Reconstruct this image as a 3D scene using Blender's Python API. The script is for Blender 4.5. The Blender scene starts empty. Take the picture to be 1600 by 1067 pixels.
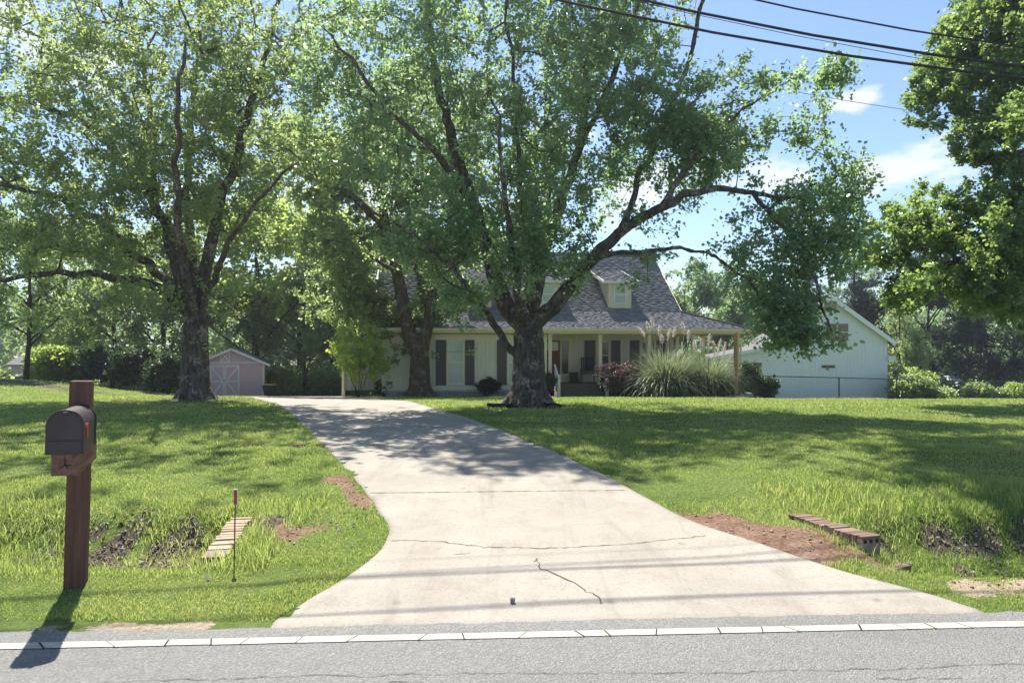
import bpy, bmesh, math, random
import numpy as np
from mathutils import Vector, Matrix
R = math.radians
scene = bpy.context.scene
col = scene.collection
F, CX, CY, ZC = 1067.0, 800.0, 540.0, 1.82      # focal length in photo pixels, principal column, horizon row, eye height

def P(px, py, d):
    return np.array([(px - CX) * d / F, d, ZC + (CY - py) * d / F])

def smooth(e0, e1, v):
    t = np.clip((np.asarray(v, float) - e0) / (e1 - e0), 0, 1)
    return t * t * (3 - 2 * t)

# ------------------------------------------------------------------ terrain
_ky = np.array([-400, -30, 4.7, 5.1, 6.5, 8, 10, 12, 16, 18, 20, 24, 28, 31, 34, 40, 50, 80, 150, 600], float)
_kz = np.array([-.05, -.05, -.04, 0, .07, .15, .21, .25, .27, .25, .19, -.06, -.32, -.50, -.72, -1.25, -1.9, -2.3, -2.6, -2.6])
_ty = np.concatenate([np.arange(-400, 0, 2.0), np.arange(0, 60, .1), np.arange(60, 600, 2.0)])
_tz = np.interp(_ty, _ky, _kz)
_t0 = np.searchsorted(_ty, 0); _t1 = np.searchsorted(_ty, 59.9)
_k = np.exp(-np.linspace(-2, 2, 9) ** 2); _k /= _k.sum()
_tz[_t0 + 5:_t1 - 5] = np.convolve(_tz, _k, 'same')[_t0 + 5:_t1 - 5]

def vnoise(x, y, s=1.0, seed=0):
    """cheap smooth 2-D noise, about -1..1"""
    x = np.asarray(x, float) * s; y = np.asarray(y, float) * s
    r = np.random.RandomState(seed); out = 0
    for k in range(6):
        a = r.uniform(0, 6.283); f = r.uniform(.7, 2.1); p = r.uniform(0, 6.283)
        out = out + np.sin((x * math.cos(a) + y * math.sin(a)) * f + p + 1.3 * np.sin((y * math.cos(a * 2) - x * math.sin(a * 2)) * f * .7 + p * 2))
    return out / 3.0

def yroad(x, y):
    return y - .052 * x

def ditch(x, y):
    yy = yroad(x, y) - .08 * np.sin(x * .9)
    dl = smooth(-2.45, -2.75, x) * .30 * np.exp(-((yy - 6.45) / .62) ** 4)
    dr = smooth(2.95, 3.5, x) * .30 * np.exp(-((yy - 5.85) / .5) ** 4)
    return dl + dr

def ground_z(x, y, fine=True):
    x = np.asarray(x, float); y = np.asarray(y, float)
    w = smooth(14, 7, y)
    z = np.interp(y - .052 * x * w, _ty, _tz)
    z = z + .10 * smooth(-4, -9, x) * smooth(8, 18, y) * smooth(30, 22, y)
    z = z + .80 * smooth(-14, -23, x) * np.exp(-((y - 30) / 6.0) ** 2)
    z = z - .26 * smooth(8, 14, x) * smooth(23, 30, y)
    z = z + .13 * smooth(1.5, 4, x) * smooth(5.2, 6.0, yroad(x, y)) * smooth(14, 9, y)
    z = z - ditch(x, y)
    if fine:
        on = smooth(4.9, 5.6, yroad(x, y)) * smooth(60, 30, y)
        z = z + on * (.018 * vnoise(x, y, 1.6, 3) + .008 * vnoise(x, y, 6, 4))
    return z

def gz(x, y): return float(ground_z(x, y))

# driveway edges, solved onto the ground
def on_ground(px, py, d0=4.0):
    d = np.arange(d0, 45, .02)
    yy = CY + F * (ZC - ground_z((px - CX) * d / F, d, False)) / d
    k = np.argmax(yy <= py)
    return (px - CX) * d[k] / F, d[k]
_L = [on_ground(*p) for p in [(425, 966), (470, 945), (530, 915), (575, 882), (602, 852), (608, 828), (585, 785), (540, 735), (500, 690), (455, 645), (433, 632)]]
_L += [(-8.2, 21), (-8.9, 24), (-10.8, 30), (-13.6, 38.3)]
_Rr = [on_ground(*p) for p in [(1540, 958), (1480, 940), (1380, 912), (1230, 868), (1100, 824), (1000, 775), (900, 722), (800, 680), (735, 655), (680, 640)]]
_Rr += [(-2.9, 19.5), (-4.3, 23), (-7.2, 30), (-9.2, 38.3)]
def _curve(pts):
    pts = sorted(pts, key=lambda p: p[1]); ys = np.array([p[1] for p in pts]); xs = np.array([p[0] for p in pts])
    g = np.linspace(ys[0], ys[-1], 600); v = np.interp(g, ys, xs)
    k = np.exp(-np.linspace(-2, 2, 13) ** 2); k /= k.sum()
    vp = np.pad(v, 6, mode='edge'); v = np.convolve(vp, k, 'valid')
    return g, v
_gl, _vl = _curve(_L); _gr, _vr = _curve(_Rr)
def drive_left(y): return np.interp(y, _gl, _vl) + .02 * vnoise(y, y * 0, 3, 11)
def drive_right(y): return np.interp(y, _gr, _vr) + .02 * vnoise(y, y * 0, 3, 12)
DRIVE_END = 38.2
def road_edge(x): return 4.62 + .052 * x + .03 * vnoise(x, x * 0, 1.1, 21)
def in_drive(x, y, m=0.0):
    return (x > drive_left(y) - m) & (x < drive_right(y) + m) & (y < DRIVE_END) & (y > road_edge(x) - .3)

def blob(x, y, cx, cy, rx, ry, rot=0):
    c, s = math.cos(rot), math.sin(rot); u = (x - cx) * c + (y - cy) * s; v = -(x - cx) * s + (y - cy) * c
    return np.exp(-((u / rx) ** 2 + (v / ry) ** 2))

def cover(x, y):
    """bare-ground masks: red clay, mulch and leaf litter, pale sand"""
    x = np.asarray(x, float); y = np.asarray(y, float)
    n = .30 * vnoise(x, y, 2.6, 5) + .22 * vnoise(x, y, 7.5, 6)
    e = x - drive_right(y)
    clay = 1.5 * np.exp(-((e - .22) / .5) ** 2) * smooth(5.35, 5.75, y) * smooth(7.3, 6.6, y) * (e > -.2)
    clay = np.maximum(clay, 1.15 * blob(x, y, 2.55, 5.75, .9, .28, -.35))
    el = drive_left(y) - x
    clay = np.maximum(clay, 1.25 * np.exp(-((el - .16) / .2) ** 2) * smooth(6.9, 7.25, y) * smooth(8.8, 8.3, y))
    clay = np.maximum(clay, .9 * blob(x, y, -2.15, 6.3, .3, .35)); clay = np.maximum(clay, .75 * blob(x, y, -3.5, 10.8, .5, .8))
    clay = np.maximum(clay, .8 * blob(x, y, 12.3, 26.5, 2.2, 1.3)); clay = np.maximum(clay, .8 * blob(x, y, 19, 27.5, 3.5, 1.0))
    clay = np.maximum(clay, .62 * blob(x, y, 16, 24.5, 6.5, 1.2))
    lit = 1.2 * np.minimum(1, ditch(x, y) / .30 * 1.3 + .8 * blob(x, y, -2.9, 6.6, .8, .55)) * (.60 + .42 * vnoise(x, y, 4.6, 8) + .38 * vnoise(x, y, 11, 9)) * (1 - .1 * smooth(-4, -7, x)) * (1 - .42 * (x > 0))
    lit = np.maximum(lit, 1.2 * blob(x, y, .42, 17.7, 1.5, 1.1)); lit = np.maximum(lit, 1.2 * blob(x, y, -8.8, 18.9, 1.9, 1.2))
    lit = np.maximum(lit, 1.3 * smooth(29.4, 29.9, y) * smooth(-8.5, -7.5, x) * smooth(10.9, 10.3, x) * (y < 32))
    lit = np.maximum(lit, 1.1 * np.exp(-((y - 26.0 + .25 * (x + 10)) / .7) ** 2) * smooth(-9.5, -11, x) * smooth(-24, -22, x))
    lit = np.maximum(lit, 1.3 * smooth(30.5, 33, y) * smooth(-9, -11, x)); lit = np.maximum(lit, 1.3 * smooth(43, 47, y))
    sand = 1.2 * np.exp(-((yroad(x, y) - 5.0) / .26) ** 2) * smooth(2.6, 3.6, x)
    sand = np.maximum(sand, 1.1 * np.exp(-((yroad(x, y) - 4.62) / .09) ** 2) * (x < -2))
    f = lambda m: np.clip(smooth(.2, 1.15, m + 1.25 * n * (m > .06)), 0, 1)
    return f(clay), f(lit), f(sand)

# ------------------------------------------------------------------ materials
def rgb(c): return (c[0], c[1], c[2], 1.0)
class NT:
    def __init__(self, name):
        self.m = bpy.data.materials.new(name); self.m.use_nodes = True
        self.t = self.m.node_tree; self.t.nodes.clear()
        self.out = self.n('ShaderNodeOutputMaterial')
    def n(self, typ, **kw):
        nd = self.t.nodes.new(typ)
        for k, v in kw.items():
            if k in ('operation', 'blend_type', 'data_type', 'feature', 'distance', 'layer_name', 'noise_dimensions', 'wave_type', 'bands_direction', 'voronoi_dimensions'): setattr(nd, k, v)
            else:
                key = int(k[1:]) if k[0] == 'i' and k[1:].isdigit() else k.replace('_', ' ')
                self.put(nd.inputs[key], v)
        return nd
    def put(self, sock, v):
        if isinstance(v, bpy.types.NodeSocket): self.t.links.new(v, sock)
        elif isinstance(v, bpy.types.Node): self.t.links.new(v.outputs[0], sock)
        elif isinstance(v, (tuple, list)) and len(v) == 3 and sock.type == 'RGBA': sock.default_value = rgb(v)
        else: sock.default_value = v
    def math(self, op, a, b=0.0, clamp=False):
        nd = self.n('ShaderNodeMath', operation=op, i0=a, i1=b); nd.use_clamp = clamp; return nd.outputs[0]
    def mix(self, f, a, b, mode='MIX'):
        nd = self.t.nodes.new('ShaderNodeMix'); nd.data_type = 'RGBA'; nd.blend_type = mode
        self.put(nd.inputs[0], f); self.put(nd.inputs[6], a); self.put(nd.inputs[7], b); return nd.outputs[2]
    def ramp(self, f, stops):
        nd = self.t.nodes.new('ShaderNodeValToRGB'); self.put(nd.inputs[0], f); el = nd.color_ramp.elements
        while len(el) < len(stops): el.new(.5)
        for e, (p, c) in zip(el, stops):
            e.position = p; e.color = rgb(c) if isinstance(c, (tuple, list)) else (c, c, c, 1)
        return nd.outputs[0]
    def coord(self, kind='Object', scale=None):
        c = self.n('ShaderNodeTexCoord').outputs[kind]
        if scale:
            mp = self.n('ShaderNodeMapping'); mp.inputs['Scale'].default_value = scale; self.put(mp.inputs['Vector'], c); c = mp.outputs[0]
        return c
    def noise(self, scale, detail=3, rough=.55, vec=None, d=0.0):
        nd = self.n('ShaderNodeTexNoise', Scale=scale, Detail=detail, Roughness=rough, Distortion=d)
        if vec is not None: self.put(nd.inputs['Vector'], vec)
        return nd.outputs[0]
    def bsdf(self, color, rough=.7, spec=.3, normal=None, metal=0.0):
        b = self.n('ShaderNodeBsdfPrincipled', Base_Color=color, Roughness=rough, Metallic=metal)
        b.inputs['Specular IOR Level'].default_value = spec
        if normal is not None: self.put(b.inputs['Normal'], normal)
        return b.outputs[0]
    def bump(self, h, strength=.5, dist=.02):
        return self.n('ShaderNodeBump', Strength=strength, Distance=dist, Height=h).outputs[0]
    def surf(self, s): self.put(self.out.inputs['Surface'], s); return self.m

def simple(name, c, rough=.6, var=.18, scale=6, spec=.3, stretch=None, bump=0.0, metal=0.0):
    t = NT(name); v = t.coord('Object', stretch)
    n = t.noise(scale, 4, .6, v); n2 = t.noise(scale * 7, 2, .6, v)
    lo = tuple(x * (1 - var) for x in c); hi = tuple(min(1, x * (1 + var)) for x in c)
    cc = t.ramp(n, [(.3, lo), (.7, hi)])
    cc = t.mix(t.math('MULTIPLY', n2, var * .9), cc, tuple(x * .55 for x in c))
    return t.surf(t.bsdf(cc, rough, spec, t.bump(n2, bump, .01) if bump else None, metal))

def leaf_mat(name, dark, mid, light, trans, mixf=.42, rough=.42, spec=.4, sc=.7):
    t = NT(name); rnd = t.n('ShaderNodeNewGeometry').outputs['Random Per Island']
    v = t.coord('Object'); big = t.noise(sc, 2, .5, v)
    f = t.math('ADD', t.math('MULTIPLY', rnd, .55), t.math('MULTIPLY', big, .55))
    c = t.ramp(f, [(.2, dark), (.52, mid), (.9, light)])
    tc = t.mix(t.math('MULTIPLY', rnd, .6), trans, tuple(x * .6 for x in trans))
    tr = t.n('ShaderNodeBsdfTranslucent', Color=tc).outputs[0]
    ms = t.n('ShaderNodeMixShader', i0=mixf, i1=t.bsdf(c, rough, spec), i2=tr)
    return t.surf(ms.outputs[0])

def bark_mat(name, dark, light, patch, sc=1.0):
    t = NT(name); v = t.coord('Object', (9 * sc, 9 * sc, 1.9 * sc)); u = t.coord('Object')
    f = t.noise(1.6, 5, .65, v, .6); p = t.noise(3.0 * sc, 4, .6, u); q = t.noise(14 * sc, 3, .7, u)
    c = t.ramp(f, [(.36, dark), (.62, light)])
    pm = t.math('MULTIPLY', t.math('MULTIPLY', smoothnode(t, p, .5, .64), smoothnode(t, q, .42, .6)), .75)
    c = t.mix(pm, c, patch)
    return t.surf(t.bsdf(c, .9, .12, t.bump(t.math('ADD', f, t.math('MULTIPLY', q, .3)), 1.0, .05)))

def smoothnode(t, v, a, b):
    nd = t.t.nodes.new('ShaderNodeMapRange'); nd.interpolation_type = 'SMOOTHSTEP'
    t.put(nd.inputs[0], v); nd.inputs[1].default_value = a; nd.inputs[2].default_value = b
    return nd.outputs[0]

M = {}
M['leaf_pear'] = leaf_mat('pear_leaf_veiled', (.062, .105, .072), (.105, .168, .10), (.165, .24, .135), (.50, .71, .29), .52, .32, .55)  # bluish and pale: lens flare over this crown is put into the leaf colour
M['leaf_pear2'] = leaf_mat('pear_leaf_olive', (.068, .102, .058), (.115, .168, .082), (.18, .238, .112), (.58, .72, .25), .54, .34, .5)  # yellower olive leaf green, its own colour
M['leaf_oak'] = leaf_mat('oak_leaf', (.042, .08, .038), (.078, .138, .055), (.14, .21, .085), (.46, .63, .16), .45, .28, .6)
M['leaf_wood'] = leaf_mat('wood_leaf', (.045, .08, .035), (.075, .13, .05), (.12, .18, .07), (.44, .60, .15), .48)
M['leaf_bright'] = leaf_mat('bright_leaf', (.075, .125, .032), (.13, .20, .05), (.2, .27, .075), (.64, .78, .18), .55)  # sunlight on the far trees is put into this paler leaf green
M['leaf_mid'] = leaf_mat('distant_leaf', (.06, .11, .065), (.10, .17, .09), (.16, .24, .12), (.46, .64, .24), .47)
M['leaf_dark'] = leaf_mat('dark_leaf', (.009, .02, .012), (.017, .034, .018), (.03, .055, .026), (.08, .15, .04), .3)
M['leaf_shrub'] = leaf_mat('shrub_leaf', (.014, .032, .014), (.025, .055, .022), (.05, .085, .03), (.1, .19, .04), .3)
M['needle'] = leaf_mat('pine_needle', (.015, .035, .022), (.028, .055, .032), (.045, .08, .045), (.1, .18, .07), .3)
M['maple'] = leaf_mat('maple_leaf', (.045, .028, .034), (.085, .052, .058), (.22, .15, .135), (.22, .12, .11), .3)
M['pampas'] = leaf_mat('pampas_blade', (.07, .10, .055), (.15, .19, .105), (.32, .35, .22), (.36, .44, .2), .35, .4, .45, 1.2)
M['plume'] = leaf_mat('pampas_plume', (.55, .47, .42), (.68, .6, .53), (.8, .74, .68), (.8, .72, .66), .5, .8, .1)
M['leaf_lime'] = leaf_mat('lime_leaf', (.12, .19, .03), (.2, .29, .05), (.30, .39, .09), (.78, .92, .22), .58)
M['grass'] = None
M['bark'] = bark_mat('pear_bark', (.035, .029, .024), (.135, .112, .092), (.36, .34, .30))
M['bark_brown'] = bark_mat('brown_bark', (.045, .031, .023), (.15, .105, .078), (.30, .27, .23))
M['bark_dark'] = bark_mat('dark_bark', (.014, .011, .009), (.055, .045, .036), (.1, .09, .08), .6)

def grass_material():
    t = NT('grass_blade'); rnd = t.n('ShaderNodeNewGeometry').outputs['Random Per Island']; v = t.coord('Object')
    n1 = t.noise(.55, 4, .6, v); n2 = t.noise(2.6, 3, .6, v)
    f = t.math('ADD', t.math('ADD', -.06, t.math('MULTIPLY', rnd, .48)), t.math('ADD', t.math('MULTIPLY', n1, .95), t.math('MULTIPLY', t.math('SUBTRACT', n2, .66), .75)))
    c = t.ramp(f, [(.22, (.05, .105, .026)), (.48, (.145, .215, .055)), (.68, (.25, .295, .09)), (.95, (.42, .39, .19))])
    tr = t.n('ShaderNodeBsdfTranslucent', Color=t.mix(f, (.36, .56, .09), (.76, .78, .27))).outputs[0]
    return t.surf(t.n('ShaderNodeMixShader', i0=.45, i1=t.bsdf(c, .36, .5), i2=tr).outputs[0])
M['grass'] = grass_material()

def ground_material():
    t = NT('ground'); v = t.coord('Object')
    at = t.n('ShaderNodeAttribute'); at.attribute_name = 'cover'
    sp = t.n('ShaderNodeSeparateColor', i0=at.outputs['Color'])
    n0 = t.noise(.5, 4, .6, v); n1 = t.noise(3, 4, .65, v); n2 = t.noise(26, 4, .7, v); n3 = t.noise(120, 2, .7, v)
    f = t.math('ADD', t.math('MULTIPLY', n0, .4), t.math('ADD', t.math('MULTIPLY', n1, .3), t.math('MULTIPLY', n2, .35)))
    turf = t.ramp(f, [(.36, (.05, .085, .022)), (.5, (.105, .15, .04)), (.62, (.16, .20, .06)), (.72, (.22, .22, .10))])
    clay = t.ramp(t.math('ADD', t.math('MULTIPLY', n2, .6), t.math('MULTIPLY', n1, .4)), [(.35, (.12, .065, .045)), (.52, (.24, .15, .105)), (.7, (.38, .28, .21))])
    lit = t.ramp(t.math('ADD', t.math('MULTIPLY', n3, .5), t.math('MULTIPLY', n2, .5)), [(.34, (.045, .035, .029)), (.5, (.10, .077, .064)), (.68, (.20, .165, .145))])
    sand = t.ramp(t.math('ADD', t.math('MULTIPLY', n2, .6), t.math('MULTIPLY', n3, .4)), [(.35, (.24, .17, .115)), (.6, (.48, .39, .29))])
    jit = t.math('MULTIPLY', t.math('SUBTRACT', n2, .5), .9)
    def mask(s): return smoothnode(t, t.math('ADD', s, jit), .35, .62)
    c = t.mix(mask(sp.outputs[0]), turf, clay); c = t.mix(mask(sp.outputs[1]), c, lit); c = t.mix(mask(sp.outputs[2]), c, sand)
    b = t.bump(t.math('ADD', n2, t.math('MULTIPLY', n3, .6)), .9, .03)
    return t.surf(t.bsdf(c, .95, .1, b))
M['ground'] = ground_material()

def asphalt_material():
    t = NT('asphalt'); v = t.coord('Object')
    vo = t.n('ShaderNodeTexVoronoi', Scale=95.0); t.put(vo.inputs['Vector'], v)
    big = t.noise(.8, 4, .6, t.coord('Object', (.35, 1.6, 1))); mid = t.noise(9, 4, .65, v); fine = t.noise(210, 2, .7, v)
    g = t.ramp(t.n('ShaderNodeSeparateColor', i0=vo.outputs['Color']).outputs[0], [(0, (.115, .112, .105)), (.35, (.175, .171, .162)), (.7, (.215, .21, .20)), (1, (.34, .333, .315))])
    c = t.mix(.5, g, t.ramp(fine, [(.3, (.135, .132, .124)), (.7, (.28, .274, .26))]))
    c = t.mix(t.math('MULTIPLY', smoothnode(t, big, .4, .75), .4), c, (.145, .14, .13))
    c = t.mix(t.math('MULTIPLY', smoothnode(t, mid, .45, .8), .35), c, (.25, .24, .225))
    h = t.math('ADD', t.math('MULTIPLY', vo.outputs['Distance'], -1.0), t.math('MULTIPLY', fine, .5))
    return t.surf(t.bsdf(c, .85, .3, t.bump(h, .8, .012)))
M['asphalt'] = asphalt_material()

def concrete_material():
    t = NT('concrete'); v = t.coord('Object')
    big = t.noise(.55, 5, .65, v, .6); mid = t.noise(2.6, 6, .72, v, .3); fine = t.noise(38, 4, .8, v); grit = t.noise(170, 2, .75, v)
    c = t.ramp(big, [(.3, (0.267, 0.239, 0.201)), (.5, (0.314, 0.284, 0.241)), (.7, (0.353, 0.323, 0.277))])
    c = t.mix(t.math('MULTIPLY', smoothnode(t, mid, .46, .7), .55), c, (0.228, 0.198, 0.163))
    c = t.mix(t.math('MULTIPLY', smoothnode(t, fine, .48, .72), .6), c, (0.176, 0.155, 0.129))
    c = t.mix(t.math('MULTIPLY', smoothnode(t, grit, .52, .72), .65), c, (0.456, 0.430, 0.378))
    st = t.noise(1.3, 5, .68, t.coord('Object', (2.2, .28, 1)), .8)
    c = t.mix(t.math('MULTIPLY', smoothnode(t, st, .5, .7), .4), c, (0.194, 0.169, 0.142))
    rust = t.noise(1.7, 4, .7, v, 1.0); c = t.mix(t.math('MULTIPLY', smoothnode(t, rust, .6, .75), .4), c, (0.310, 0.224, 0.155))
    vo = t.n('ShaderNodeTexVoronoi', Scale=1.9); t.put(vo.inputs['Vector'], v)
    spot = t.math('MULTIPLY', smoothnode(t, t.math('MULTIPLY', vo.outputs['Distance'], -1.0), -.09, -.03), .35); c = t.mix(spot, c, (0.103, 0.090, 0.077))
    return t.surf(t.bsdf(c, .9, .2, t.bump(t.math('ADD', fine, t.math('MULTIPLY', grit, .6)), .6, .006)))
M['concrete'] = concrete_material()

def wood_material(name, dark, light, grain=(30, 30, 1.6), rough=.8, bump=.5):
    t = NT(name); v = t.coord('Object', grain)
    f = t.noise(1.0, 5, .65, v, .5); b = t.noise(2.2, 3, .6, t.coord('Object'))
    c = t.ramp(f, [(.3, dark), (.7, light)])
    c = t.mix(t.math('MULTIPLY', smoothnode(t, b, .45, .75), .35), c, tuple(x * .6 for x in light))
    return t.surf(t.bsdf(c, rough, .2, t.bump(f, bump, .006)))
M['post_wood'] = wood_material('mailbox_post_wood', (.082, .042, .031), (.175, .094, .07))
M['beam_wood'] = wood_material('mailbox_beam_wood', (.11, .055, .042), (.27, .155, .12), (30, 1.6, 30))
M['raw_wood'] = wood_material('raw_wood', (.24, .14, .07), (.42, .27, .15))
M['deck_wood'] = wood_material('deck_wood', (.10, .075, .055), (.2, .155, .115), (1.5, 20, 20))

def brick_mat(name, cols, sc=9):
    t = NT(name); rnd = t.n('ShaderNodeNewGeometry').outputs['Random Per Island']; v = t.coord('Object')
    n = t.noise(sc * 3, 4, .7, v)
    c = t.ramp(rnd, [(0, cols[0]), (.5, cols[1]), (1, cols[2])]); c = t.mix(t.math('MULTIPLY', n, .5), c, tuple(x * .55 for x in cols[0]))
    return t.surf(t.bsdf(c, .9, .15, t.bump(n, .5, .01)))
M['brick_tan'] = brick_mat('tan_brick', [(.36, .25, .17), (.45, .34, .245), (.52, .42, .33)])
M['brick_brown'] = brick_mat('brown_brick', [(.17, .11, .082), (.235, .16, .122), (.31, .23, .185)])
M['brick_red'] = brick_mat('red_brick', [(.2, .075, .05), (.26, .10, .07), (.31, .14, .1)])

def shingle_mat(name, a, b, c_):
    t = NT(name); rnd = t.n('ShaderNodeNewGeometry').outputs['Random Per Island']
    n = t.noise(60, 2, .7, t.coord('Object')); w = t.noise(.7, 3, .6, t.coord('Object'))
    c = t.ramp(rnd, [(0, a), (.5, b), (1, c_)]); c = t.mix(t.math('MULTIPLY', n, .45), c, tuple(x * .5 for x in a))
    c = t.mix(t.math('MULTIPLY', w, .25), c, tuple(x * 1.25 for x in c_))
    return t.surf(t.bsdf(c, .9, .2, t.bump(n, .4, .006)))
M['shingle'] = shingle_mat('roof_shingle', (.155, .154, .168), (.22, .218, .234), (.28, .277, .295))
M['shingle_far'] = shingle_mat('far_shingle', (.12, .113, .112), (.15, .143, .14), (.19, .183, .178))

M['siding'] = simple('beige_siding', (.72, .665, .545), .7, .06, 3, .3, (4, 4, .5))
M['siding_gray'] = simple('gray_siding', (.40, .385, .37), .7, .06, 3, .3, (4, 4, .5))
M['trim'] = simple('cream_trim', (.78, .66, .46), .55, .05, 3)
M['white_paint'] = simple('white_paint', (.76, .75, .72), .5, .05, 3)
M['shutter'] = simple('plum_shutter', (.115, .09, .098), .55, .1, 3)
M['foundation'] = simple('foundation_block', (.33, .33, .34), .85, .15, 6)
M['lattice'] = simple('lattice_wood', (.42, .40, .37), .7, .1, 5)
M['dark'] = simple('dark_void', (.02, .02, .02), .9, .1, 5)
M['door_red'] = simple('red_door', (.17, .04, .038), .45, .08, 3)
M['black_paint'] = simple('black_paint', (.022, .021, .02), .45, .12, 4)
M['bin'] = simple('bin_plastic', (.02, .022, .022), .5, .1, 4)
M['bin_lid'] = simple('bin_lid_plastic', (.55, .38, .04), .5, .1, 4)
M['shed_pink'] = simple('mauve_siding', (.66, .50, .54), .75, .10, 3, .2, (5, 5, .4))
M['garage_wall'] = simple('pale_siding', (.78, .80, .825), .6, .03, 2, .3, (3, 3, .4))
M['garage_trim'] = simple('pale_trim', (.80, .81, .79), .6, .03, 2)
M['metal_roof'] = simple('pale_metal_roof', (.55, .58, .63), .4, .06, 3, .5)
M['asph_dark'] = simple('crack_fill', (.035, .03, .026), .95, .2, 20)
M['crack_brown'] = simple('crack_dirt', (.12, .075, .045), .95, .25, 20)
M['line_paint'] = simple('line_paint', (.40, .375, .31), .65, .18, 14)
M['red_refl'] = simple('red_reflector', (.34, .025, .03), .3, .1, 8, .6)
M['red_flag'] = simple('red_flag', (.62, .05, .04), .45, .06, 8)
M['alu'] = simple('aluminium_rim', (.62, .6, .57), .35, .05, 8, .5, None, 0, .6)
M['rod'] = simple('rusty_rod', (.16, .12, .08), .6, .2, 20)
M['wire'] = simple('wire_sheath', (.018, .018, .02), .5, .1, 4)
M['fence'] = simple('black_fence_coating', (.018, .019, .02), .45, .1, 6)
M['stone'] = simple('field_stone', (.34, .25, .19), .9, .25, 5, .2, None, .5)
M['stone_gray'] = simple('gray_stone', (.25, .23, .22), .9, .25, 5, .2, None, .5)
M['pipe'] = simple('black_pipe', (.016, .016, .017), .7, .1, 10, .2)
M['litter'] = leaf_mat('dead_leaf', (.085, .064, .058), (.165, .13, .12), (.33, .28, .255), (.12, .09, .07), .15, .7, .15)
M['mortar'] = simple('old_mortar', (.27, .22, .175), .95, .3, 12, .1, None, .5)
M['clod'] = leaf_mat('clay_clod', (.15, .085, .06), (.26, .17, .12), (.42, .33, .26), (.1, .06, .04), .02, .95, .1)
def box_black():
    t = NT('mailbox_black'); v = t.coord('Object'); n = t.noise(5, 4, .6, v); m = t.noise(90, 2, .7, v)
    c = t.ramp(n, [(.35, (.028, .018, .021)), (.7, (.054, .038, .042))])
    return t.surf(t.bsdf(c, t.math('ADD', .36, t.math('MULTIPLY', n, .25)), .5, t.bump(m, .12, .002)))
M['box_black'] = box_black()
def glass_mat(name, c, blinds=False):
    t = NT(name); v = t.coord('Object')
    cc = t.ramp(t.noise(2.5, 3, .6, v), [(.35, tuple(x * .7 for x in c)), (.7, c)])
    if blinds:
        w = t.n('ShaderNodeTexWave', wave_type='BANDS', bands_direction='Z', Scale=7.5); t.put(w.inputs['Vector'], v)
        cc = t.mix(w.outputs[1], cc, tuple(x * 1.5 for x in c))
    return t.surf(t.bsdf(cc, .08, .6))
M['glass_blind'] = glass_mat('blind_behind_glass', (.42, .48, .44), True)
M['glass_dark'] = glass_mat('dark_window_glass', (.045, .052, .05))
M['glass_brown'] = glass_mat('brown_window_glass', (.10, .065, .05))

# ------------------------------------------------------------------ mesh helpers
def link(o, parent=None):
    col.objects.link(o)
    if parent is not None: o.parent = parent
    return o

def mesh_np(name, verts, faces, mat, parent=None, smooth_=False, loc=None):
    """verts (n,3); faces (m,3) or (m,4) int arrays, or a list of such arrays"""
    if not isinstance(faces, list): faces = [faces]
    faces = [f for f in faces if len(f)]
    me = bpy.data.meshes.new(name)
    me.vertices.add(len(verts)); me.vertices.foreach_set('co', np.ascontiguousarray(verts, np.float32).ravel())
    nl = sum(f.size for f in faces); npoly = sum(len(f) for f in faces)
    me.loops.add(nl); me.loops.foreach_set('vertex_index', np.concatenate([f.ravel() for f in faces]).astype(np.int32))
    tot = np.concatenate([np.full(len(f), f.shape[1], np.int32) for f in faces])
    st = np.concatenate([[0], np.cumsum(tot)[:-1]]).astype(np.int32)
    me.polygons.add(npoly); me.polygons.foreach_set('loop_start', st); me.polygons.foreach_set('loop_total', tot)
    if smooth_: me.polygons.foreach_set('use_smooth', np.ones(npoly, bool))
    me.update(calc_edges=True)
    me.materials.append(mat)
    o = bpy.data.objects.new(name, me); link(o, parent)
    if loc is not None: o.location = loc
    return o

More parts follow.
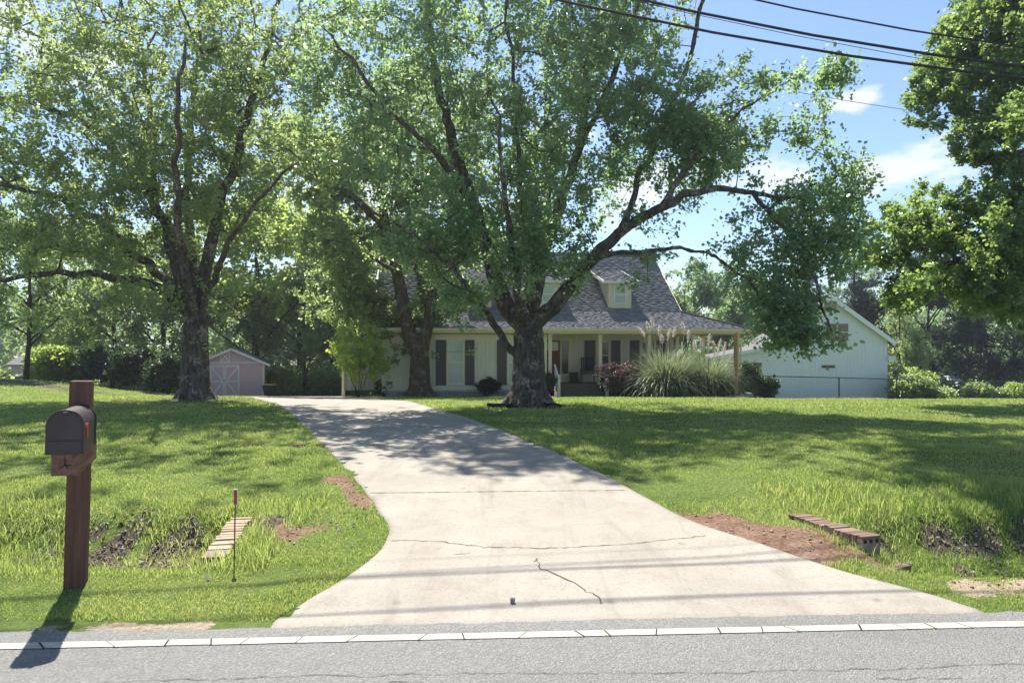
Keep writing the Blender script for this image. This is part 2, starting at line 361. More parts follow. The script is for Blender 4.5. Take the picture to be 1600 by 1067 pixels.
class MB:
    """collects shapes, links them as one mesh object"""
    def __init__(self): self.v = []; self.f = []
    def poly(self, pts):
        b = len(self.v); self.v += [tuple(map(float, p)) for p in pts]; self.f.append(tuple(range(b, b + len(pts)))); return self
    def box(self, x0, x1, y0, y1, z0, z1, rot=None):
        b = len(self.v)
        p = [Vector((x, y, z)) for z in (z0, z1) for y in (y0, y1) for x in (x0, x1)]
        if rot is not None:
            c = Vector(((x0 + x1) / 2, (y0 + y1) / 2, (z0 + z1) / 2)); p = [c + rot @ (q - c) for q in p]
        self.v += [tuple(q) for q in p]
        self.f += [tuple(b + i for i in q) for q in ((0, 2, 3, 1), (4, 5, 7, 6), (0, 1, 5, 4), (1, 3, 7, 5), (3, 2, 6, 7), (2, 0, 4, 6))]
        return self
    def bar(self, a, b_, w, h=None, up=(0, 0, 1)):
        h = h or w; a = Vector(a); b_ = Vector(b_); d = (b_ - a).normalized(); u = Vector(up)
        if abs(d.dot(u)) > .98: u = Vector((0, 1, 0))
        s = d.cross(u).normalized(); u = s.cross(d); k = len(self.v)
        for q in (a, b_):
            for i, j in ((-1, -1), (1, -1), (1, 1), (-1, 1)): self.v.append(tuple(q + s * (i * w / 2) + u * (j * h / 2)))
        self.f += [tuple(k + i for i in q) for q in ((3, 2, 1, 0), (4, 5, 6, 7), (0, 1, 5, 4), (1, 2, 6, 5), (2, 3, 7, 6), (3, 0, 4, 7))]
        return self
    def tube(self, pts, r, n=8, cap=True):
        V, Fq = tube_np(np.array(pts, float), np.full(len(pts), r) if np.isscalar(r) else np.array(r, float), n)
        k = len(self.v); self.v += [tuple(p) for p in V]; self.f += [tuple(int(i) + k for i in q) for q in Fq]
        if cap:
            self.f.append(tuple(k + i for i in range(n - 1, -1, -1))); self.f.append(tuple(k + len(V) - n + i for i in range(n)))
        return self
    def prism(self, prof, axis, a, b_):
        """prof: 2-D points; axis 'x': (y,z) profile from x=a to x=b_; 'y': (x,z)"""
        k = len(self.v); n = len(prof)
        for t in (a, b_):
            for (u, w) in prof: self.v.append((t, u, w) if axis == 'x' else (u, t, w))
        self.f.append(tuple(range(k, k + n))); self.f.append(tuple(range(k + 2 * n - 1, k + n - 1, -1)))
        for i in range(n): self.f.append((k + i, k + n + i, k + n + (i + 1) % n, k + (i + 1) % n))
        return self
    def build(self, name, mat, parent=None, bevel=0.0, smooth_=False, loc=None, fix=True):
        me = bpy.data.meshes.new(name); me.from_pydata(self.v, [], self.f); me.materials.append(mat)
        if fix:
            bm = bmesh.new(); bm.from_mesh(me); bmesh.ops.recalc_face_normals(bm, faces=bm.faces); bm.to_mesh(me); bm.free()
        if smooth_: me.polygons.foreach_set('use_smooth', np.ones(len(me.polygons), bool))
        me.update()
        o = bpy.data.objects.new(name, me); link(o, parent)
        if loc is not None: o.location = loc
        if bevel:
            m = o.modifiers.new('Bevel', 'BEVEL'); m.width = bevel; m.segments = 2; m.limit_method = 'ANGLE'
        return o

def tube_np(p, r, n):
    m = len(p); t = np.gradient(p, axis=0); t /= np.linalg.norm(t, axis=1, keepdims=True) + 1e-9
    ref = np.array([0, 0, 1.0]) if abs(t[0, 2]) < .9 else np.array([1.0, 0, 0])
    u = np.zeros_like(p); a = np.cross(t[0], ref); a /= np.linalg.norm(a)
    for i in range(m):
        a = a - t[i] * a.dot(t[i]); a /= np.linalg.norm(a) + 1e-9; u[i] = a
    w = np.cross(t, u); ang = np.arange(n) * 2 * np.pi / n
    V = p[:, None] + r[:, None, None] * (np.cos(ang)[None, :, None] * u[:, None] + np.sin(ang)[None, :, None] * w[:, None])
    i = np.arange(m - 1)[:, None] * n; j = np.arange(n)[None]; jn = (j + 1) % n
    Fq = np.stack([i + j, i + jn, i + n + jn, i + n + j], -1).reshape(-1, 4)
    return V.reshape(-1, 3), Fq

def tag(o, label=None, cat=None, group=None, kind=None):
    for k, v in (('label', label), ('category', cat), ('group', group), ('kind', kind)):
        if v: o[k] = v
    return o
def thing(name, label, cat, loc=(0, 0, 0), rz=0, group=None):
    o = bpy.data.objects.new(name, None); o.location = tuple(map(float, loc)); o.rotation_euler = (0, 0, rz); link(o)
    return tag(o, label, cat, group)
def copy_tree(root, loc, rz=0, sc=(1, 1, 1), label=None, group=None):
    c = root.copy(); col.objects.link(c); c.location = tuple(map(float, loc)); c.rotation_euler = (0, 0, rz); c.scale = sc
    if label: c['label'] = label
    if group: c['group'] = group
    for ch in list(root.children):
        d = ch.copy(); col.objects.link(d); d.parent = c
    return c
# ------------------------------------------------------------------ trees
def noise3(p, s, seed):
    r = np.random.RandomState(seed); out = 0; p = p * s
    for k in range(7):
        d = r.normal(size=3); d /= np.linalg.norm(d); f = r.uniform(.7, 2.0); d2 = r.normal(size=3)
        out = out + np.sin(p @ d * f * 2 + r.uniform(0, 6.28) + .9 * np.sin(p @ d2 + r.uniform(0, 6.28)))
    return out / 3.2

def sample_crown(rng, blobs, n, clump=.55, thr=-.35, seed=0, shell=2.3):
    """attraction points in a union of ellipsoids: blobs = [(centre, (rx, ry, rz), weight)]"""
    w = np.array([b[2] * (b[1][0] * b[1][1] * b[1][2]) ** .72 for b in blobs]); w /= w.sum()
    out = []
    while sum(len(o) for o in out) < n:
        k = rng.choice(len(blobs), size=n, p=w)
        d = rng.normal(size=(n, 3)); d /= np.linalg.norm(d, axis=1, keepdims=True)
        rad = rng.uniform(0, 1, n) ** (1 / shell) * (1 + .12 * rng.normal(size=n))
        c = np.array([b[0] for b in blobs])[k]; rr = np.array([b[1] for b in blobs])[k]
        p = c + d * rr * rad[:, None]
        full = np.array([q[2] >= 1.55 for q in blobs])[k]; out.append(p[(noise3(p, clump, seed + 5) > thr) | (full & (rng.uniform(size=n) < .4))])
    return np.concatenate(out)[:n]

def cap_tube(V, Q, n):
    """close both ends with shrinking rings, all quads"""
    m = len(V); c0 = V[:n].mean(0); c1 = V[-n:].mean(0); k = np.arange(n); kn = (k + 1) % n
    r0 = c0 + (V[:n] - c0) * .02; r1 = c1 + (V[-n:] - c1) * .02
    Q2 = [np.stack([k, m + k, m + kn, kn], 1), np.stack([m - n + k, m - n + kn, m + n + kn, m + n + k], 1)]
    h = n // 2
    for s in (m, m + n):                                 # fan of quads over the tiny ring
        Q2.append(np.array([[s + i, s + i + 1, s + n - 2 - i, s + n - 1 - i] for i in range(h - 1)]))
    return np.concatenate([V, r0, r1]), np.concatenate([Q] + Q2)

class Skeleton:
    def __init__(self): self.p = []; self.par = []; self.r = []
    def add(self, p, par, r): self.p.append(np.array(p, float)); self.par.append(par); self.r.append(r); return len(self.p) - 1
    def limb(self, pts, r0, r1, start=None, step=.3, rng=None, wob=.05):
        """polyline limb, resampled through a smooth curve; returns node ids"""
        pts = np.array(pts, float)
        if start is not None: pts = np.vstack([self.p[start], pts])
        s = np.concatenate([[0], np.cumsum(np.linalg.norm(np.diff(pts, axis=0), axis=1))]); n = max(2, int(s[-1] / step) + 1)
        g = np.linspace(0, s[-1], n); q = np.stack([np.interp(g, s, pts[:, i]) for i in range(3)], 1)
        for _ in range(3): q[1:-1] = .5 * q[1:-1] + .25 * (q[:-2] + q[2:])
        if rng is not None and n > 3: q[1:-1] += rng.normal(size=(n - 2, 3)) * wob * np.linspace(.4, 1, n - 2)[:, None]
        rr = r0 + (r1 - r0) * np.linspace(0, 1, n) ** .8
        ids = []; prev = start
        for i in range(n):
            if i == 0 and start is not None: ids.append(start); continue
            prev = self.add(q[i], -1 if prev is None else prev, rr[i]); ids.append(prev)
        return ids
    def near(self, ids, p):
        a = np.array([self.p[i] for i in ids]); return ids[int(np.argmin(((a - p) ** 2).sum(1)))]
    def grow(self, att, rng, step=.4, rmin=.007, power=2.25, skip=0):
        base = np.array(self.p); d = ((att[:, None, :] - base[None, skip:]) ** 2).sum(2).min(1) if len(att) * len(base) < 6e6 else np.array([((base[skip:] - a) ** 2).sum(1).min() for a in att])
        N = len(base); buf = np.zeros((N + len(att) * 14 + 10, 3)); buf[:N] = base; tips = np.zeros(len(att), int)
        for k in np.argsort(d):
            a = att[k]; dd = ((buf[skip:N] - a) ** 2).sum(1); j = int(np.argmin(dd)) + skip; L = math.sqrt(dd[j - skip])
            m = min(12, max(1, int(L / step))); s = buf[j].copy(); perp = rng.normal(size=3) * L * .07 + np.array([0, 0, L * .06]); prev = j
            for i in range(1, m + 1):
                t = i / m; q = s + (a - s) * t + perp * math.sin(math.pi * t)
                prev = self.add(q, prev, 0.0); buf[N] = q; N += 1
            tips[k] = prev
        n = len(self.p); acc = np.zeros(n)
        for i in range(n - 1, -1, -1):
            rr = max(rmin, acc[i] ** (1 / power)); self.r[i] = max(self.r[i], min(rr, .09)) if self.r[i] > 0 else min(rr, .042)
            if self.par[i] >= 0: acc[self.par[i]] += rr ** power
        return tips
    def mesh(self, rthick, sides=(14, 7, 4), rcut=0.0):
        """(thick verts, thick faces), (thin verts, thin faces)"""
        n = len(self.p); kids = [[] for _ in range(n)]
        for i, q in enumerate(self.par):
            if q >= 0: kids[q].append(i)
        for k in kids: k.sort(key=lambda i: -self.r[i])
        starts = [(i, None) for i in range(n) if self.par[i] < 0]; out = ([], [], 0), ([], [], 0); out = [[[], [], 0], [[], [], 0]]
        while starts:
            i, frm = starts.pop(); ch = [] if frm is None else [frm]; rr = [] if frm is None else [min(self.r[frm], self.r[i] * 1.15)]
            while True:
                ch.append(i); rr.append(self.r[i])
                for c in kids[i][1:]: starts.append((c, i))
                if not kids[i]: break
                i = kids[i][0]
            if len(ch) < 2 or max(rr) < rcut: continue
            p = np.array([self.p[c] for c in ch]); r = np.array(rr); r[-1] *= .5
            if len(p) > 4: r[1:-1] = .5 * r[1:-1] + .25 * (r[:-2] + r[2:])
            big = r[min(1, len(r) - 1)]
            o = out[0] if big > rthick else out[1]
            V, Q = tube_np(p, r, sides[0] if big > .1 else sides[1] if big > .03 else sides[2])
            ns_ = sides[0] if big > .1 else sides[1] if big > .03 else sides[2]
            if big > rthick: V, Q = cap_tube(V, Q, ns_)
            o[0].append(V); o[1].append(Q + o[2]); o[2] += len(V)
        f = lambda o: (np.concatenate(o[0]), np.concatenate(o[1])) if o[0] else (np.zeros((0, 3)), np.zeros((0, 4), int))
        return f(out[0]), f(out[1])

def leaves_np(rng, centres, shoots, per, L, shoot_len=.38, out_from=None, up=.35, jitter=.05, wid=.8, flat=.55, droop=.25):
    n = len(centres); d = rng.normal(size=(n, shoots, 3)); d[..., 2] += up
    if out_from is not None:
        o = centres - out_from; o /= np.linalg.norm(o, axis=1, keepdims=True) + 1e-6; d += .6 * o[:, None]
    d /= np.linalg.norm(d, axis=2, keepdims=True)
    ln = shoot_len * rng.uniform(.5, 1.3, (n, shoots, 1, 1)); t = rng.uniform(-.25, 1, (n, shoots, per, 1))
    p = (centres[:, None, None] + d[:, :, None] * ln * t + rng.normal(size=(n, shoots, per, 3)) * jitter).reshape(-1, 3)
    m = len(p); p[:, 2] -= 0
    sn = rng.normal(size=(n, shoots, 1, 3)); sn[..., 2] = np.abs(sn[..., 2]) + .3; sn /= np.linalg.norm(sn, axis=3, keepdims=True); sn = np.broadcast_to(sn, (n, shoots, per, 3)).reshape(-1, 3)
    nr = rng.normal(size=(m, 3)) + 1.3 * sn; nr[:, 2] += flat * .4; nr /= np.linalg.norm(nr, axis=1, keepdims=True)
    u = rng.normal(size=(m, 3)); u[:, 2] -= droop; u -= nr * (u * nr).sum(1, keepdims=True); u /= np.linalg.norm(u, axis=1, keepdims=True) + 1e-9
    v = np.cross(nr, u); l = L * rng.uniform(.45, 1.35, (m, 1)); w = l * wid * .5
    V = np.stack([p, p + u * l * .45 + v * w + nr * l * .10, p + u * l, p + u * l * .45 - v * w + nr * l * .10], 1).reshape(-1, 3)
    return V, np.arange(m * 4).reshape(-1, 4)

def cull_frame(p, keep_up, rng):
    """thin out clusters far above the picture, which only cast shade"""
    yy = CY - F * (p[:, 2] - ZC) / np.maximum(p[:, 1], 1); xx = CX + F * p[:, 0] / np.maximum(p[:, 1], 1)
    inside = (yy > -60) & (xx > -120) & (xx < 1720)
    return p[inside | (rng.uniform(size=len(p)) < keep_up)]

def remesh_trunk(o, vox, disp=.02):
    m = o.modifiers.new('Remesh', 'REMESH'); m.mode = 'VOXEL'; m.voxel_size = vox; m.use_smooth_shade = True
    s = o.modifiers.new('Smooth', 'SMOOTH'); s.iterations = 3; s.factor = .5
    tx = bpy.data.textures.new('bark_relief', 'CLOUDS'); tx.noise_scale = .16; tx.noise_depth = 3
    d = o.modifiers.new('Displace', 'DISPLACE'); d.texture = tx; d.strength = disp * 2.2; d.mid_level = .5; d.texture_coords = 'LOCAL'

def big_tree(name, label, cat, base, trunk_r, limbs, blobs, n_att, seed, leaf, mat_leaf, mat_bark, shoots=5, per=14, clump=.8, thr=-.3, vox=.035,
             flare=1.5, fork_z=2.0, keep_up=.55, group=None, wob=.05, shoot_len=.36, up=.35, trunk_top=None, extra=None):
    rng = np.random.RandomState(seed); sk = Skeleton(); b = np.array(base, float)
    top = b + np.array([0, 0, fork_z]) if trunk_top is None else np.array(trunk_top, float)
    tr = sk.limb([b - [0, 0, .25], b + (top - b) * .5, top], trunk_r, trunk_r * .82, None, .2)
    ids_all = list(tr)
    names = {'trunk': tr}
    for (key, frm, pts, r0, r1) in limbs:
        pts = np.array(pts, float); src = names[frm]
        st = src[-1] if frm == 'trunk' else sk.near(src, pts[0])
        if frm == 'trunk': st = sk.near(tr, pts[0])
        names[key] = sk.limb(pts, r0, r1, st, .3, rng, wob); ids_all += names[key]
    for i in tr:                                        # root flare
        h = max(0, sk.p[i][2] - b[2]); sk.r[i] *= 1 + (flare - 1) * math.exp(-h / .28)
    att = cull_frame(sample_crown(rng, blobs, n_att, clump, thr, seed), keep_up, rng)
    tips = sk.grow(att, rng, .4, skip=len(tr))
    (tv, tf), (bv, bf) = sk.mesh(.055, (18, 8, 4))
    root = thing(name, label, cat, b, 0, group)
    k = len(tv)
    # root buttresses
    add_v = [tv]; add_f = [tf]
    for q in range(6):
        a = q * 1.05 + rng.uniform(-.3, .3); e = np.array([math.cos(a), math.sin(a), 0])
        pp = np.array([b + e * trunk_r * .45 + [0, 0, .75], b + e * trunk_r * .8 + [0, 0, .3], b + e * trunk_r * 1.35 + [0, 0, .02], b + e * trunk_r * 1.9 - [0, 0, .2]])
        V, Q = cap_tube(*tube_np(pp, np.array([.3, .3, .22, .1]) * trunk_r * 1.1, 10), 10); add_v.append(V); add_f.append(Q + k); k += len(V)
    tv = np.concatenate(add_v); tf = np.concatenate(add_f)
    o = mesh_np('trunk', tv - b, tf, mat_bark, root, True); remesh_trunk(o, vox)
    if len(bv): mesh_np('branches', bv - b, bf, mat_bark, root, True)
    cen = np.array([x for x in att])
    V, Q = leaves_np(rng, cen, shoots, per, leaf, shoot_len, None, up)
    mesh_np('crown', V - b, Q, mat_leaf, root)
    print(name, 'leaves', len(Q), 'nodes', len(sk.p))
    return root

def pxb(d, *items):
    """ellipsoids given as photo column, row, half-width, half-height, depth offset, depth radius, weight"""
    out = []
    for (px, py, rx, ry, dd, rd, w) in items:
        s = (d + dd) / F; out.append((P(px, py, d + dd), (rx * s, rd, ry * s), w))
    return out
def pl(d, *pts): return [P(px, py, d + dd) for (px, py, dd) in pts]

# --- the big pear by the drive
D = 18.0; cb = np.array([P(826, 632, D)[0], D, gz(P(826, 632, D)[0], D) - .02])
limbs = [
 ('a', 'trunk', pl(D, (795, 500, .1), (772, 425, .2), (742, 325, .4), (708, 225, .7), (684, 130, .9), (670, 50, 1.1), (655, -60, 1.4)), .27, .05),
 ('a2', 'a', pl(D, (742, 325, .4), (690, 250, -.8), (620, 175, -1.8), (560, 110, -2.6), (500, 40, -3.2)), .12, .03),
 ('low', 'trunk', pl(D, (808, 566, -.15), (790, 535, -.3), (766, 498, -.6), (735, 452, -1.2), (700, 412, -1.8), (655, 370, -2.4), (610, 345, -2.8)), .13, .03),
 ('c', 'trunk', pl(D, (822, 500, .3), (838, 420, .5), (872, 330, .6), (905, 230, .7), (922, 135, .8), (900, 50, 1.0), (880, -50, 1.2)), .22, .05),
 ('c2', 'c', pl(D, (905, 230, .7), (950, 140, 1.2), (985, 50, 1.6), (1010, -60, 1.9)), .10, .04),
 ('t', 'c2', pl(D, (1000, -20, 1.0), (1060, -110, -1.0), (1120, -220, -3.2), (1200, -310, -5.0)), .07, .025),  # unseen limb added to carry the lawn-shading lobes
 ('c3', 'c', pl(D, (838, 420, .5), (815, 330, -.6), (810, 220, -1.0), (800, 100, -1.3), (790, -30, -1.6)), .10, .04),
 ('r', 'trunk', pl(D, (850, 495, -.2), (878, 470, -.4), (915, 410, -.7), (975, 360, -1.0), (1038, 316, -1.4), (1100, 292, -1.7), (1175, 300, -2.0), (1240, 312, -2.3), (1300, 330, -2.6)), .24, .025),
 ('r2', 'r', pl(D, (930, 400, -.8), (985, 392, -1.2), (1070, 386, -1.7), (1120, 396, -2.0), (1160, 432, -2.2), (1195, 470, -2.4), (1225, 505, -2.5)), .085, .018),
 ('r3', 'r', pl(D, (1038, 316, -1.4), (1080, 250, -1.2), (1140, 185, -1.0), (1210, 140, -.9), (1290, 100, -.8)), .09, .02),
 ('r4', 'r', pl(D, (1175, 300, -2), (1215, 350, -2.4), (1260, 400, -2.8), (1290, 470, -3.0), (1300, 520, -3.1)), .05, .012),
 ('r5', 'r', pl(D, (975, 360, -1.0), (1000, 270, -.2), (1040, 190, .4), (1075, 110, .8), (1090, 30, 1.2)), .10, .03),
 ('t2', 'r5', pl(D, (1092, 10, 1.0), (1150, -90, -1.0), (1200, -160, -2.5)), .05, .02),  # unseen limb, likewise bears the added shade lobes
 ('f', 'trunk', pl(D, (815, 510, -.5), (805, 440, -1.4), (795, 350, -2.4), (785, 250, -3.2), (770, 130, -3.8)), .13, .03),
 ('bk', 'trunk', pl(D, (835, 500, .5), (850, 400, 1.6), (860, 300, 2.6), (850, 180, 3.4), (860, 40, 4.0)), .15, .04),
]
blobs = pxb(D, (735, 380, 100, 95, -.8, 1.9, 1.15), (800, 300, 130, 150, -.5, 2.6, 1.25), (860, 150, 150, 170, .2, 3.0, 1.0), (665, 170, 120, 150, .6, 2.6, 1.0), (560, 120, 120, 110, -1.8, 2.2, .9), (660, 20, 150, 90, .5, 2.8, .9),
 (560, 255, 100, 80, -2.2, 1.6, .7), (840, 395, 100, 70, -1.2, 1.5, 1.1), (930, 70, 130, 110, 1.0, 2.6, .8), (640, 380, 75, 50, -2.3, 1.2, .8), (720, 480, 45, 30, -1.6, .7, .35),
 (1030, 215, 110, 115, .1, 2.2, 1.3), (1130, 205, 110, 95, -.9, 1.9, 1.5), (1220, 210, 78, 85, -1.2, 1.5, 1.3), (1285, 125, 48, 45, -.9, .8, .9), (1325, 285, 45, 40, -2.3, 1.0, .8), (1060, 345, 95, 30, -1.3, 1.0, .7), (1210, 320, 120, 42, -2.1, 1.2, 1.2),
 (1130, 395, 60, 30, -1.9, .8, .3), (1215, 425, 74, 80, -2.4, 1.1, 1.7), (1262, 532, 60, 24, -3.0, .6, 1.7), (1240, 505, 40, 34, -2.8, .6, 1.56), (1165, 445, 40, 48, -2.3, .8, 1.0), (1210, 520, 28, 40, -2.6, .6, 1.6), (1212, 490, 46, 44, -2.4, .9, 1.6), (1245, 472, 48, 46, -2.7, .9, 1.56), (1215, 530, 22, 32, -2.5, .5, .3), (1295, 380, 75, 65, -2.8, 1.0, 2.0), (1330, 330, 40, 50, -2.5, .8, .6), (1300, 430, 34, 44, -3.0, .6, .9), (985, 445, 48, 20, -1.8, .4, .16), (1030, 400, 60, 18, -1.6, .5, .35), (905, 528, 26, 10, -2.4, .25, .12),
 (820, -120, 300, 110, .5, 3.8, .8), (1010, -60, 130, 90, 1.0, 2.4, .6), (900, 280, 110, 90, 2.2, 2.0, .6), (1170, -310, 210, 110, -5.0, 2.3, 2.4), (1160, -170, 150, 80, -3.0, 2.0, 2.0), (1330, -260, 130, 90, -4.5, 1.8, 1.7), (1260, -130, 120, 70, -1.5, 1.6, 1.2), (690, -200, 190, 110, -.8, 2.0, .9), (725, 445, 60, 42, -1.6, .9, 1.0), (760, 420, 50, 50, -1.0, .9, .8), (1000, 40, 70, 70, 1.2, 1.4, .6))  # lobes far above the view were added to shade lawn and drive
big_tree('pear_tree', 'tall spreading tree with a thick forked trunk standing beside the drive before the porch', 'tree', cb, .48, limbs, blobs, 6700, 7, .096, M['leaf_pear'], M['bark'], 5, 7, 1.0, -.08, .035, 1.22, 2.15, 1.0)

# --- the broad pear on the side lawn
D = 18.8; bx = P(305, 625, D)[0]; cb = np.array([bx, D, gz(bx, D) - .02])
limbs = [
 ('a', 'trunk', pl(D, (290, 478, 0), (278, 470, -.1), (235, 442, -.4), (180, 430, -.8), (90, 425, -1.3), (20, 436, -1.6), (-80, 440, -2)), .17, .04),
 ('b', 'trunk', pl(D, (292, 478, .2), (268, 440, .2), (215, 408, .2), (165, 350, 0), (105, 312, -.3), (20, 290, -.7), (-90, 270, -1)), .17, .04),
 ('c', 'trunk', pl(D, (295, 480, .1), (272, 400, .2), (260, 360, .3), (240, 310, .4), (180, 235, .6), (130, 185, .8), (40, 160, .8), (-60, 140, .8)), .2, .05),
 ('c2', 'c', pl(D, (240, 310, .4), (238, 240, .9), (236, 170, 1.2), (222, 95, 1.4), (190, 20, 1.6), (170, -60, 1.8)), .12, .04),
 ('d', 'trunk', pl(D, (312, 480, 0), (318, 430, 0), (332, 370, .1), (350, 295, .2), (372, 240, .4), (395, 160, .6), (420, 70, .8), (440, -40, 1)), .2, .05),
 ('e', 'trunk', pl(D, (318, 480, -.3), (335, 420, -.8), (375, 350, -1.5), (420, 290, -2.2), (470, 250, -2.7)), .12, .03),
 ('f', 'trunk', pl(D, (304, 480, .3), (300, 400, .8), (290, 300, 1.4), (300, 180, 2.0), (310, 60, 2.6), (320, -60, 3)), .16, .05),
 ('g', 'trunk', pl(D, (300, 480, -.4), (285, 400, -1.4), (275, 300, -2.6), (280, 180, -3.6), (290, 60, -4.2)), .15, .04)]
blobs = pxb(D, (80, 385, 150, 85, -1.2, 2.2, .9), (60, 250, 170, 100, -.3, 2.8, 1), (210, 300, 130, 110, -.2, 2.6, 1), (300, 220, 130, 130, 0, 3.0, 1), (160, 130, 150, 110, .6, 3, .9), (350, 340, 100, 85, -.4, 2.2, .85), (400, 170, 105, 130, .3, 2.6, .9),
 (300, 60, 160, 100, .4, 3.2, .85), (60, 60, 140, 100, .6, 2.8, .7), (460, 270, 75, 70, -2.2, 1.5, .7), (470, 60, 110, 100, .8, 2.6, .7), (370, 450, 60, 45, -.8, 1.2, .4), (190, 470, 110, 35, -1.2, 1.3, .5), (40, 480, 100, 40, -1.8, 1.3, .55), (130, 535, 60, 22, -1.6, .7, .26), (230, 520, 38, 35, -.6, .7, .3),
 (-120, 250, 120, 170, -.5, 3, .7), (240, -130, 320, 120, .5, 4, .7), (340, 545, 14, 22, -.4, .3, .06), (250, -220, 260, 110, -3.5, 2.2, .8), (40, -120, 160, 110, -3.0, 2.2, .6))  # high forward lobes at the end are added to shade this lawn
big_tree('pear_tree', 'broad tree with limbs spreading low from its trunk on the lawn before the mauve shed', 'tree', cb, .40, limbs, blobs, 3400, 21, .094, M['leaf_pear2'], M['bark'], 6, 7, .95, -.06, .035, 1.2, 2.2)

# --- twin-stemmed tree against the house
D = 29.5; bx = P(656, 617, D)[0]; cb = np.array([bx, D, gz(bx, D) - .02])
limbs = [
 ('a', 'trunk', pl(D, (645, 545, 0), (637, 510, 0), (622, 430, .1), (608, 362, .2), (560, 312, 0), (500, 275, -.4), (430, 240, -.9), (365, 208, -1.4)), .36, .06),
 ('a2', 'a', pl(D, (608, 362, .2), (592, 290, .5), (588, 220, .8), (600, 150, 1.0)), .16, .06),
 ('b', 'trunk', pl(D, (662, 545, .1), (670, 500, .1), (680, 430, .2), (694, 380, .4), (715, 310, .6), (730, 230, .9)), .3, .08),
 ('b2', 'b', pl(D, (672, 495, .1), (655, 440, .6), (645, 380, 1), (650, 300, 1.4)), .14, .05),
 ('c', 'a', pl(D, (622, 430, .1), (580, 400, -.8), (540, 380, -1.6), (500, 370, -2.2)), .1, .04)]
blobs = pxb(D, (600, 290, 100, 100, 0, 3, 1), (500, 260, 100, 80, -.6, 3, 1), (420, 230, 80, 60, -1, 2.4, .7), (540, 380, 85, 45, -1, 2, .8), (700, 320, 90, 90, .6, 3, .8), (590, 475, 75, 60, .8, 1.6, 1.3), (610, 400, 60, 55, .9, 1.6, 1.2), (672, 455, 30, 60, .8, 1.0, .6), (640, 500, 30, 30, .9, .8, .3), (640, 200, 140, 90, .8, 3.4, .9), (520, 470, 60, 60, .6, 1.5, .45), (705, 545, 32, 24, -.9, .6, .3), (705, 480, 30, 30, -.5, 1, .3), (600, 560, 45, 22, .2, .8, .25), (560, 430, 60, 50, 0, 1.5, .5))
big_tree('shade_tree', 'twin stemmed tree with brown bark rising close against the beige house wall', 'tree', cb, .5, limbs, blobs, 2500, 33, .14, M['leaf_pear2'], M['bark_brown'], 5, 8, .7, -.25, .05, 1.2, 1.9, .6)

# --- the oak beyond the lawn, its trunk out of the picture
D = 19.0; bx = 16.6; cb = np.array([bx, D, gz(bx, D) - .02])
limbs = [
 ('a', 'trunk', pl(D, (1730, 470, 0), (1660, 430, -.5), (1590, 410, -1), (1500, 410, -1.5), (1430, 420, -1.8), (1380, 440, -2)), .2, .03),
 ('b', 'trunk', pl(D, (1730, 430, 0), (1680, 370, 0), (1610, 330, .1), (1540, 330, .1), (1480, 350, .2), (1420, 365, .3)), .18, .03),
 ('c', 'trunk', pl(D, (1730, 400, .2), (1690, 270, .3), (1620, 200, .4), (1560, 190, .4), (1500, 160, .5), (1450, 140, .5)), .2, .03),
 ('d', 'trunk', pl(D, (1730, 380, .2), (1700, 200, .4), (1650, 90, .5), (1580, 40, .6), (1530, 10, .6)), .22, .04),
 ('e', 'trunk', pl(D, (1735, 380, .2), (1740, 150, 0), (1745, -50, -.2), (1740, -250, 0)), .28, .05),
 ('f', 'trunk', pl(D, (1740, 420, -.5), (1720, 330, -2), (1690, 240, -3.4), (1640, 180, -4.6)), .16, .04)]
blobs = pxb(D, (1530, 90, 75, 85, .4, 1.9, 1), (1470, 145, 46, 60, .4, 1.2, .75), (1590, 30, 80, 60, .5, 2, .9), (1585, 200, 60, 75, 0, 1.9, .8), (1520, 235, 45, 36, .2, 1.2, .55), (1450, 365, 85, 60, -.2, 1.7, 1), (1375, 385, 55, 50, -.8, 1.2, .7), (1540, 370, 90, 70, -.6, 2, 1), (1480, 450, 90, 45, -1.3, 1.4, .75), (1580, 450, 70, 50, -1.2, 1.6, .8), (1410, 455, 40, 36, -1.8, .9, .35),
 (1480, 300, 55, 30, .2, 1.2, .5), (1590, 300, 60, 50, 0, 1.8, .7), (1700, 150, 110, 150, 0, 3.2, .7), (1740, 350, 90, 120, 0, 3, .6), (1720, -80, 170, 130, 0, 4, .6), (1690, 170, 90, 110, -4, 1.8, .5), (1345, 350, 25, 30, -.6, .6, .2), (1590, 500, 50, 22, -1.4, 1, .35))
big_tree('oak_tree', 'dense glossy leaved tree leaning in over the lawn across from the garage', 'tree', cb, .42, limbs, blobs, 2500, 44, .105, M['leaf_oak'], M['bark_dark'], 6, 15, 1.1, -.15, .05, 1.3, 2.6, .5, None, .05, .30, .5)

